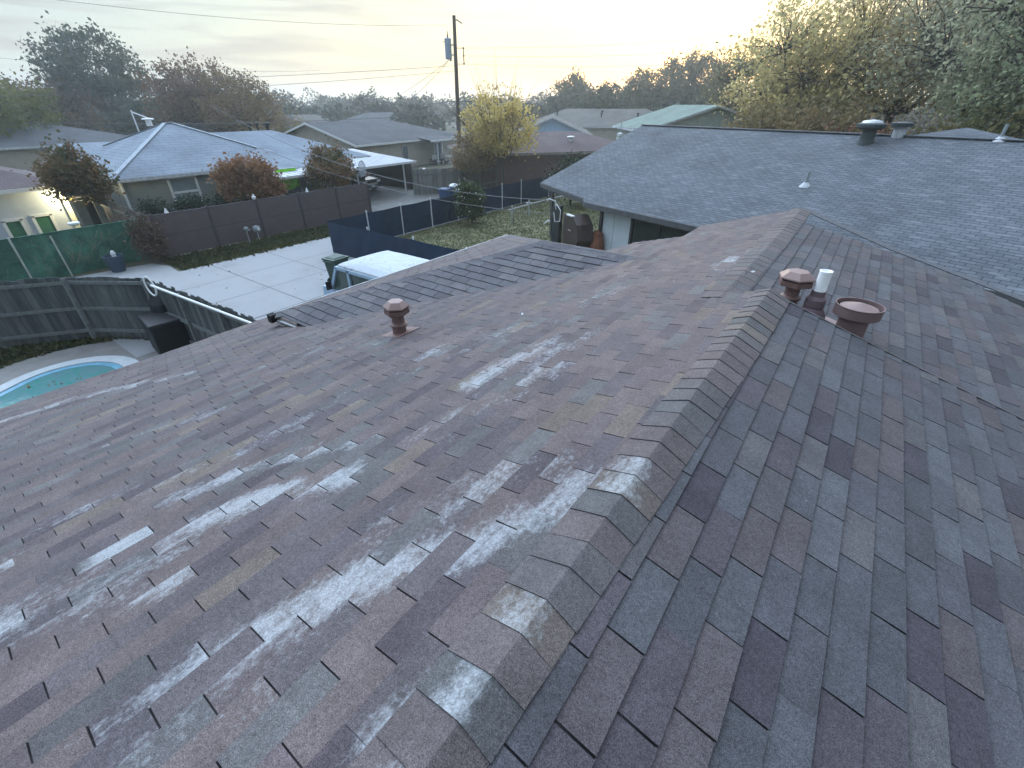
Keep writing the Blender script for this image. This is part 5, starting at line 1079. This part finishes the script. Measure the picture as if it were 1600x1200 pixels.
# service mast with meter, dark post and cables
sm = V((-12.1, 20.0, 0)); sm = V((-10.98, 18.5, 0)); t = thing('service_mast', sm, 'dark service post with looped cables in the back yard', 'post')
mb = MB(); mb.box(sm+V((0, 0, 1.0)), (.34, .34, 2.0)); mb.build('post', mat('dark_post', (.045, .055, .055), .9, .2, 4), t)
mb = MB(); q = sm+V((.5, -.2, 0)); mb.tube([q, q+V((0, 0, 1.6)), q+V((.0, 0, 1.75))], .07, 8); mb.tube([q+V((0, 0, .9)), q+V((.45, -.1, 1.5))], .05, 6); mb.build('timber_brace', mat('brown_timber', (.13, .105, .095), .9, .3), t)
mb = MB(); q = sm+V((0, -.15, 1.85)); mb.tube([q, q+V((-.05, 0, .35)), q+V((-.4, 0, .42)), q+V((-.5, 0, .3))], .03, 8); mb.build('weatherhead', mWhiteOld, t)
mb = MB(); mb.tube([q+V((0, 0, .25)), q+V((.3, -.1, .0)), q+V((.28, -.1, -.45)), q+V((.02, -.1, -.5)), q+V((-.12, 0, -.1))], .022, 6); mb.build('cable_loop', mWhite, t)
for (u, v), lb in zip([(826, 330), (800, 340)], ['grey standpipe with tap on the dry lawn', 'thin white stake in the lawn near the blue screen']):
    q = at(u, v+8, 0); mb = MB(); mb.tube([q, q+V((0, 0, .95))], .045, 8); mb.tube([q+V((-.2, 0, .75)), q+V((.2, 0, .8))], .035, 6) if u > 810 else None; tag(mb.build('standpipe' if u > 810 else 'garden_stake', mSteel), lb, 'pipe' if u > 810 else 'stake')
q = at(850, 350, .0); mb = MB(); mb.tube([q, q+V((.2, .1, .2)), q+V((.5, .1, .15)), q+V((.7, .3, .05))], .05, 6); tag(mb.build('garden_hose', mWhite), 'white coiled hose end lying on the dry lawn', 'hose')

# --- trash bin, van, blue bins
def bin_(p, rot, m, lab, grp=None, h=1.05):
    t = thing('wheelie_bin', p, lab, 'bin', grp); f_ = Fr(p, rot); X, Yv = f_(1, 0)-f_(0, 0), f_(0, 1)-f_(0, 0)
    mb = MB(); c = []
    for z, w, dpt in ((.08, .46, .50), (.9*h, .58, .66)): c.append([f_(-w/2, -dpt/2, z), f_(w/2, -dpt/2, z), f_(w/2, dpt/2, z), f_(-w/2, dpt/2, z)])
    mb.face(c[0][::-1]); mb.face(c[1])
    for i in range(4): j = (i+1) % 4; mb.face([c[0][i], c[0][j], c[1][j], c[1][i]])
    mb.build('body', m, t, bevel=.02)
    mb = MB(); mb.box(f_(0, 0, .93*h), (.66, .76, .06), X, Yv); mb.box(f_(0, 0, .97*h), (.54, .6, .05), X, Yv, taper=.8); mb.build('lid', m, t, bevel=.01)
    mb = MB(); mb.bar(f_(-.22, .41, .88*h), f_(.22, .41, .88*h), .04, .04); mb.build('handle', m, t)
    for s in (-1, 1): mb = MB(); mb.lathe([(.12, -.03), (.12, .03)], f_(s*.27, .24, .12), ax=X, n=14); mb.build('wheel', mDark, t)
    return t
mGB = mat('green_bin_plastic', (.022, .05, .036), .55, .15, 3); bp_ = at(524, 402, 1.0); bin_(V((bp_.x, bp_.y, 0)), 185, mGB, 'dark green wheeled trash bin in front of the blue screen')
q = V((bp_.x-.33, bp_.y-.1, .62)); mb = MB(); mb.lathe([(0, 0), (.07, .002)], q, ax=(-.9, -.5, 0), n=10); tag(mb.build('bin_sticker', mWhiteOld), 'round pale sticker on the green bin', 'sticker')
mBB = mat('blue_bin_plastic', (.02, .06, .15), .5, .15, 3)
p = at(694, 296, .95); bin_(V((p.x, p.y, 0)), 200, mBB, 'blue recycling bin with plain lid against the grey fence', 'bins by the grey fence')
p = at(709, 294, .95); b2 = bin_(V((p.x, p.y, 0)), 200, mBB, 'blue bin with white bag on its lid beside the flowering shrub', 'bins by the grey fence')
mb = MB(); mb.lathe([(0, 0), (.3, .02), (.33, .1), (.2, .2), (0, .24)], V((p.x, p.y, 1.02)), n=9); tag(mb.build('trash_bag', mWhite), 'white bag lying on the blue bin', 'bag')
# old panel van parked beside our house
vn_ = thing('old_van', (-10, 8.3, 0), 'old pale blue van with cracked white paint on its roof', 'van')
mVB = mat('pale_blue_van_paint', (.30, .43, .55), .45, .15, 3); 
mVR = mat('peeling_white_roof', (.33, .38, .42), .6, .08, 3)
nt = mVR.node_tree; b = nt.nodes['Principled BSDF']; vo = nt.nodes.new('ShaderNodeTexVoronoi'); vo.feature = 'DISTANCE_TO_EDGE'; vo.inputs['Scale'].default_value = 2.6; mp_ = nt.nodes.new('ShaderNodeMapping'); mp_.inputs['Scale'].default_value = (.7, 1.9, .4); tcn = nt.nodes.new('ShaderNodeTexCoord'); nz = nt.nodes.new('ShaderNodeTexNoise'); nz.inputs['Scale'].default_value = 2.5; nz.inputs['Detail'].default_value = 6
va = nt.nodes.new('ShaderNodeVectorMath'); va.operation = 'MULTIPLY_ADD'; va.inputs[1].default_value = (.35, .35, .35); lk(nt, tcn.outputs['Object'], nz.inputs['Vector']); lk(nt, nz.outputs['Color'], va.inputs[0]); lk(nt, tcn.outputs['Object'], va.inputs[2]); lk(nt, va.outputs[0], mp_.inputs[0]); lk(nt, mp_.outputs[0], vo.inputs['Vector'])
src = b.inputs['Base Color'].links[0].from_socket; mr = nt.nodes.new('ShaderNodeMapRange'); lk(nt, vo.outputs['Distance'], mr.inputs[0]); mr.inputs[1].default_value = .0; mr.inputs[2].default_value = .035; mr.inputs[3].default_value = .8; mr.inputs[4].default_value = 0
mm = nt.nodes.new('ShaderNodeMath'); mm.operation = 'MULTIPLY'; rr_ = nt.nodes.new('ShaderNodeMapRange'); rr_.inputs[1].default_value = .44; rr_.inputs[2].default_value = .58; lk(nt, nz.outputs['Fac'], rr_.inputs[0]); lk(nt, mr.outputs[0], mm.inputs[0]); lk(nt, rr_.outputs[0], mm.inputs[1])
mx = nt.nodes.new('ShaderNodeMix'); mx.data_type = 'RGBA'; lk(nt, mm.outputs[0], mx.inputs[0]); lk(nt, src, mx.inputs[6]); setc(mx.inputs[7], (.10, .10, .10)); lk(nt, mx.outputs[2], b.inputs['Base Color'])
x0, x1, y0, y1 = -11.65, -7.6, 7.30, 9.15; zr_ = 1.98
mb = MB(); nx, ny = 14, 10
def vz(i, j): s, t_ = i/nx, j/ny; return zr_+.16*(1-(2*t_-1)**4)*(1-abs(2*s-1)**5)
def vp(i, j): s, t_ = i/nx, j/ny; k = .10*(1-math.sin(math.pi*t_)**.4) if i == 0 else 0; return (x0+k+(x1-x0)*s, y0+(y1-y0)*t_, vz(i, j))
for i in range(nx):
    for j in range(ny): mb.face([vp(i, j), vp(i+1, j), vp(i+1, j+1), vp(i, j+1)])
for i in range(nx):
    for j, s in ((0, -1), (ny, 1)): a, c_ = vp(i, j), vp(i+1, j); mb.face([a, c_, (c_[0], c_[1]+s*.03, zr_-.07), (a[0], a[1]+s*.03, zr_-.07)])
for j in range(ny): a, c_ = vp(0, j), vp(0, j+1); mb.face([a, c_, (c_[0]-.04, c_[1], zr_-.08), (a[0]-.04, a[1], zr_-.08)])
mb.build('roof', mVR, vn_)
mb = MB(); yA, yB = y0-.02, y1+.02; sl_ = -.42
def quadbar(a, b_, w=.07): mb.bar(a, b_, w, w)
for y in (yA+.02, yB-.02):
    for a, b_ in (((x0+.02, y, zr_-.08), (x0+sl_, y, 1.18)), ((x0+.55, y, zr_-.08), (x0+.55, y, 1.15)), ((x0+1.75, y, zr_-.08), (x0+1.75, y, 1.15)), ((x1, y, zr_-.08), (x1, y, 1.15)), ((x0, y, zr_-.1), (x1, y, zr_-.1))): quadbar(a, b_, .09)
mb.bar((x0+1.7, yA+.02, 1.52), (x1, yA+.02, 1.52), .05, .78); mb.bar((x0+1.7, yB-.02, 1.52), (x1, yB-.02, 1.52), .05, .78); mb.box((x1, (y0+y1)/2, 1.1), (.06, y1-y0, 1.7)); mb.box(((x0+sl_+x1)/2, (y0+y1)/2, .80), (x1-x0-sl_, y1-y0+.06, .72)); mb.box((x0+sl_-.33, (y0+y1)/2, .78), (.72, y1-y0-.06, .62), taper=.93); mb.build('body', mVB, vn_)
gvan = mat('van_glass_green', (.035, .065, .055), .15, .2, 1, spec=.6)
mb = MB(); mb.face([(x0+.0, y0+.06, zr_-.1), (x0, y1-.06, zr_-.1), (x0+sl_, y1-.02, 1.18), (x0+sl_, y0+.02, 1.18)]); mb.build('windshield', gvan, vn_)
for y in (yA+.03, yB-.03):
    mb = MB(); mb.face([(x0+.04, y, zr_-.14), (x0+.52, y, zr_-.14), (x0+.52, y, 1.18), (x0+sl_+.06, y, 1.18)]); mb.build('side_window', gvan, vn_); mb = MB(); mb.face([(x0+.6, y, zr_-.16), (x0+1.70, y, zr_-.16), (x0+1.70, y, 1.18), (x0+.6, y, 1.18)]); mb.build('side_window', gvan, vn_)
    for x in (x0-.1, x1-.8): mb = MB(); mb.lathe([(.2, -.1), (.36, -.09), (.36, .09), (.2, .1)], (x, y, .36), ax=(0, 1, 0), n=22); w_ = mb.build('wheel', mDark, vn_); mb = MB(); mb.lathe([(0, -.11), (.2, -.1)], (x, y, .36), ax=(0, 1, 0), n=16, cap=False); mb.build('hubcap', mSteel, w_)
for y in (y0+.25, y1-.25): mb = MB(); mb.lathe([(0, 0), (.1, .02), (.1, .06)], (x0+sl_-.70, y, .80), ax=(-1, 0, 0), n=14); mb.build('headlight', mat('lamp_lens', (.75, .8, .82), .15), vn_)
mb = MB(); mb.box((x0+sl_+.05, yA-.12, 1.3), (.05, .16, .24)); mb.bar((x0+sl_+.06, yA, 1.25), (x0+sl_+.05, yA-.1, 1.25), .03, .03); mb.build('mirror', mDark, vn_)
mb = MB(); mb.tube([(x0+.12, y0+.35, 1.5+.16*math.sin(a)) if 0 else (x0-.12+.1*math.sin(a), y0+.45+.19*math.cos(a), 1.32+.17*math.sin(a)) for a in [2*math.pi*i/16 for i in range(17)]], .018, 6); mb.build('steering_wheel', mDark, vn_)

# --- board fence and tall leaning stake behind the carport
t = thing('yard_fence', at(700, 295, 0), 'grey board fence behind the bins, running up to the brick house', 'fence')
a = at(648, 305, 0); b_ = at(720, 302, 0); c_ = at(800, 288, 0); mFg = mat('silver_grey_board', (.17, .18, .165), .9, .3, 3, .4, 12, tint=(.10, .105, .095), stretch=(3, 3, .5)); woodfence(t, [(a.x, a.y), (b_.x, b_.y)], 1.75, mFg, -1, top_rail=False)
woodfence(t, [(b_.x, b_.y), (c_.x, c_.y), (c_.x-1.0, c_.y+8)], 1.7, mat('brown_grey_board', (.12, .095, .08), .9, .3, 3, .4, 12, tint=(.08, .07, .06)), -1, top_rail=False)
p = at(646, 296, 0); t = thing('floodlight_pole', p, 'leaning pale pole with a white flood lamp beside the carport', 'lamp')
tp = far(657, 262, p.length and math.hypot(p.x, p.y)); mb = MB(); mb.tube([p, tp], .045, 8); mb.build('pole', mWhiteOld, t); mb = MB(); mb.lathe([(.03, .1), (.14, .05), (.2, -.08), (0, -.1)], tp+V((.28, .1, -.1)), n=12); mb.build('lamp_shade', mWhite, t)

# --- utility pole with transformer
up = V((-30.4, 33.5, 0)); t = thing('utility_pole', up, 'tall brown utility pole with grey transformer drum rising by the yellow tree', 'utility pole')
mP = mat('pole_wood', (.085, .072, .062), .9, .3, 3, .4, 20, stretch=(4, 4, .4)); top = V((-30.25, 33.6, 11.75))
mb = MB(); mb.tube([up, up.lerp(top, .5), top], [.20, .17, .13], 12); mb.build('pole', mP, t)
rt_ = V((math.cos(AZ), math.sin(AZ), 0)); q = top+V((0, 0, -2.75))-rt_*.60
mTr = mat('transformer_grey', (.24, .32, .40), .5, .1, 2)
mb = MB(); mb.lathe([(.20, -.05), (.27, 0), (.27, 1.22), (.285, 1.24), (.285, 1.30), (.16, 1.36)], q, n=20); mb.build('transformer', mTr, t)
tr_ = D.objects['transformer']
def ins(p, h=.32): mb.lathe([(.04, 0), (.075, .04), (.04, .08), (.07, .12), (.035, .16), (.06, .2), (.03, .24), (.03, h)], p, n=10)
mb = MB(); ins(q+V((0, 0, 1.36)), .42); mb.build('bushing', mDark, tr_); mb = MB(); mb.bar(q+V((0, 0, .9)), q+rt_*.6+V((0, 0, .9)), .08, .1); mb.bar(q+V((0, 0, .25)), q+rt_*.6+V((0, 0, .25)), .08, .1); mb.build('bracket', mSteel, t)
mb = MB(); mb.lathe([(.05, 0), (.09, .05), (.03, .12)], q+rt_*.15+V((0, 0, -.16)), n=8); mb.bar(q-rt_*.3+V((0, 0, 1.12)), q-rt_*.45+V((0, 0, 1.1)), .04, .04); mb.build('lug', mDark, tr_)
mb = MB(); e = top+V((0, 0, -.28)); mb.tube([e, e+rt_*.25, e+rt_*.6+V((0, 0, -.22))], .04, 6); mb.build('top_insulator', mDark, t)
rk = top+V((0, 0, -2.05))+rt_*.62
mb = MB(); mb.bar(rk, rk+V((0, 0, -1.05)), .05, .05); mb.bar(rk, rk-rt_*.5, .04, .04); mb.bar(rk+V((0, 0, -1.05)), rk+V((0, 0, -1.05))-rt_*.5, .04, .04)
mb.build('rack', mDark, t)
for k in (0, -.5, -1.03): mb = MB(); mb.lathe([(.05, -.06), (.085, 0), (.05, .06)], rk+V((0, 0, k)), ax=rt_, n=10); mb.build('spool_insulator', mDark, t)
mWire = mat('cable_black', (.10, .10, .105), .7); mWireP = mat('cable_pale', (.14, .15, .155), .6)
def wire(a, b, sag, r, lab, grp, m=mWire, n=26, name='power_line'):
    a, b = V(a), V(b); P = [a.lerp(b, i/n)-V((0, 0, 4*sag*(i/n)*(1-i/n))) for i in range(n+1)]; mb = MB(); mb.tube(P, r, 5); return tag(mb.build(name, m, base=a), lab, 'cable', grp)
L_ = lambda u, v, d: far(u, v, d)
gw = 'overhead wires from the utility pole'
wire(top+V((0, 0, -3.2)), L_(-420, 132, 75), .5, .014, 'upper of two wires running left from the pole', gw)
wire(top+V((0, 0, -3.55)), L_(-420, 150, 75), .7, .014, 'lower of two wires running left from the pole', gw)
wire(top+V((0, 0, -6.55)), L_(-420, 168, 80), 1.0, .024, 'thick cable sagging left from low on the pole', gw)
wire(L_(-200, -40, 40), L_(700, 39, 47), .6, .010, 'thin wire high in the sky at upper left', gw)
wire(L_(-200, 70, 60), L_(500, 110, 62), .6, .010, 'faint wire across the clouds above the left oak', gw)
wire(q+V((0, 0, -.1)), L_(560, 178, 60), .4, .016, 'steep guy wire from the transformer to far left', gw); wire(q+rt_*.1, L_(610, 175, 60), .4, .016, 'steeper guy wire just right of its neighbour', gw)
wire(rk, L_(1300, 30, 90), .8, .010, 'top wire of the rack running right', gw); wire(rk+V((0, 0, -.5)), L_(1300, 55, 90), .8, .010, 'middle wire of the rack running right', gw); wire(rk+V((0, 0, -1.05)), L_(1300, 78, 90), .8, .010, 'bottom wire of the rack running right', gw)
wire(up+V((0, 0, 6.05)), L_(1000, 128, 95), .6, .035, 'low black cable running right behind the yellow tree', gw); wire(up+V((0, 0, 6.1)), L_(560, 150, 70), .5, .03, 'low black cable running left over the tan house', gw)
gs = 'pale service cables crossing the alley'
hs = sm+V((-.3, 0, 2.2))
wire(hs, at(420, 215, 3.2) if False else L_(330, 165, 38), 1.2, .014, 'pale service cable from the dark post sagging over the alley, upper', gs, mWireP)
wire(sm+V((-.1, 0, 1.6)), L_(400, 228, 34), .65, .013, 'pale service cable lower of the two over the blue screen', gs, mWireP)

# ============================================================ AIR
mb = MB(); mb.box((-125, 300, 10.5), (1160, 1010, 23)); hz = mb.build('haze', (lambda m: m)(D.materials.new('haze_air')), base=(-125, 300, -1)); tag(hz, kind='stuff')
hm = D.materials['haze_air']; hm.use_nodes = True; hn = hm.node_tree; hn.nodes.clear(); pv = hn.nodes.new('ShaderNodeVolumePrincipled'); ho = hn.nodes.new('ShaderNodeOutputMaterial'); lk(hn, pv.outputs[0], ho.inputs['Volume'])
pv.inputs['Color'].default_value = (.80, .90, .90, 1); pv.inputs['Density'].default_value = .0012; pv.inputs['Anisotropy'].default_value = .6
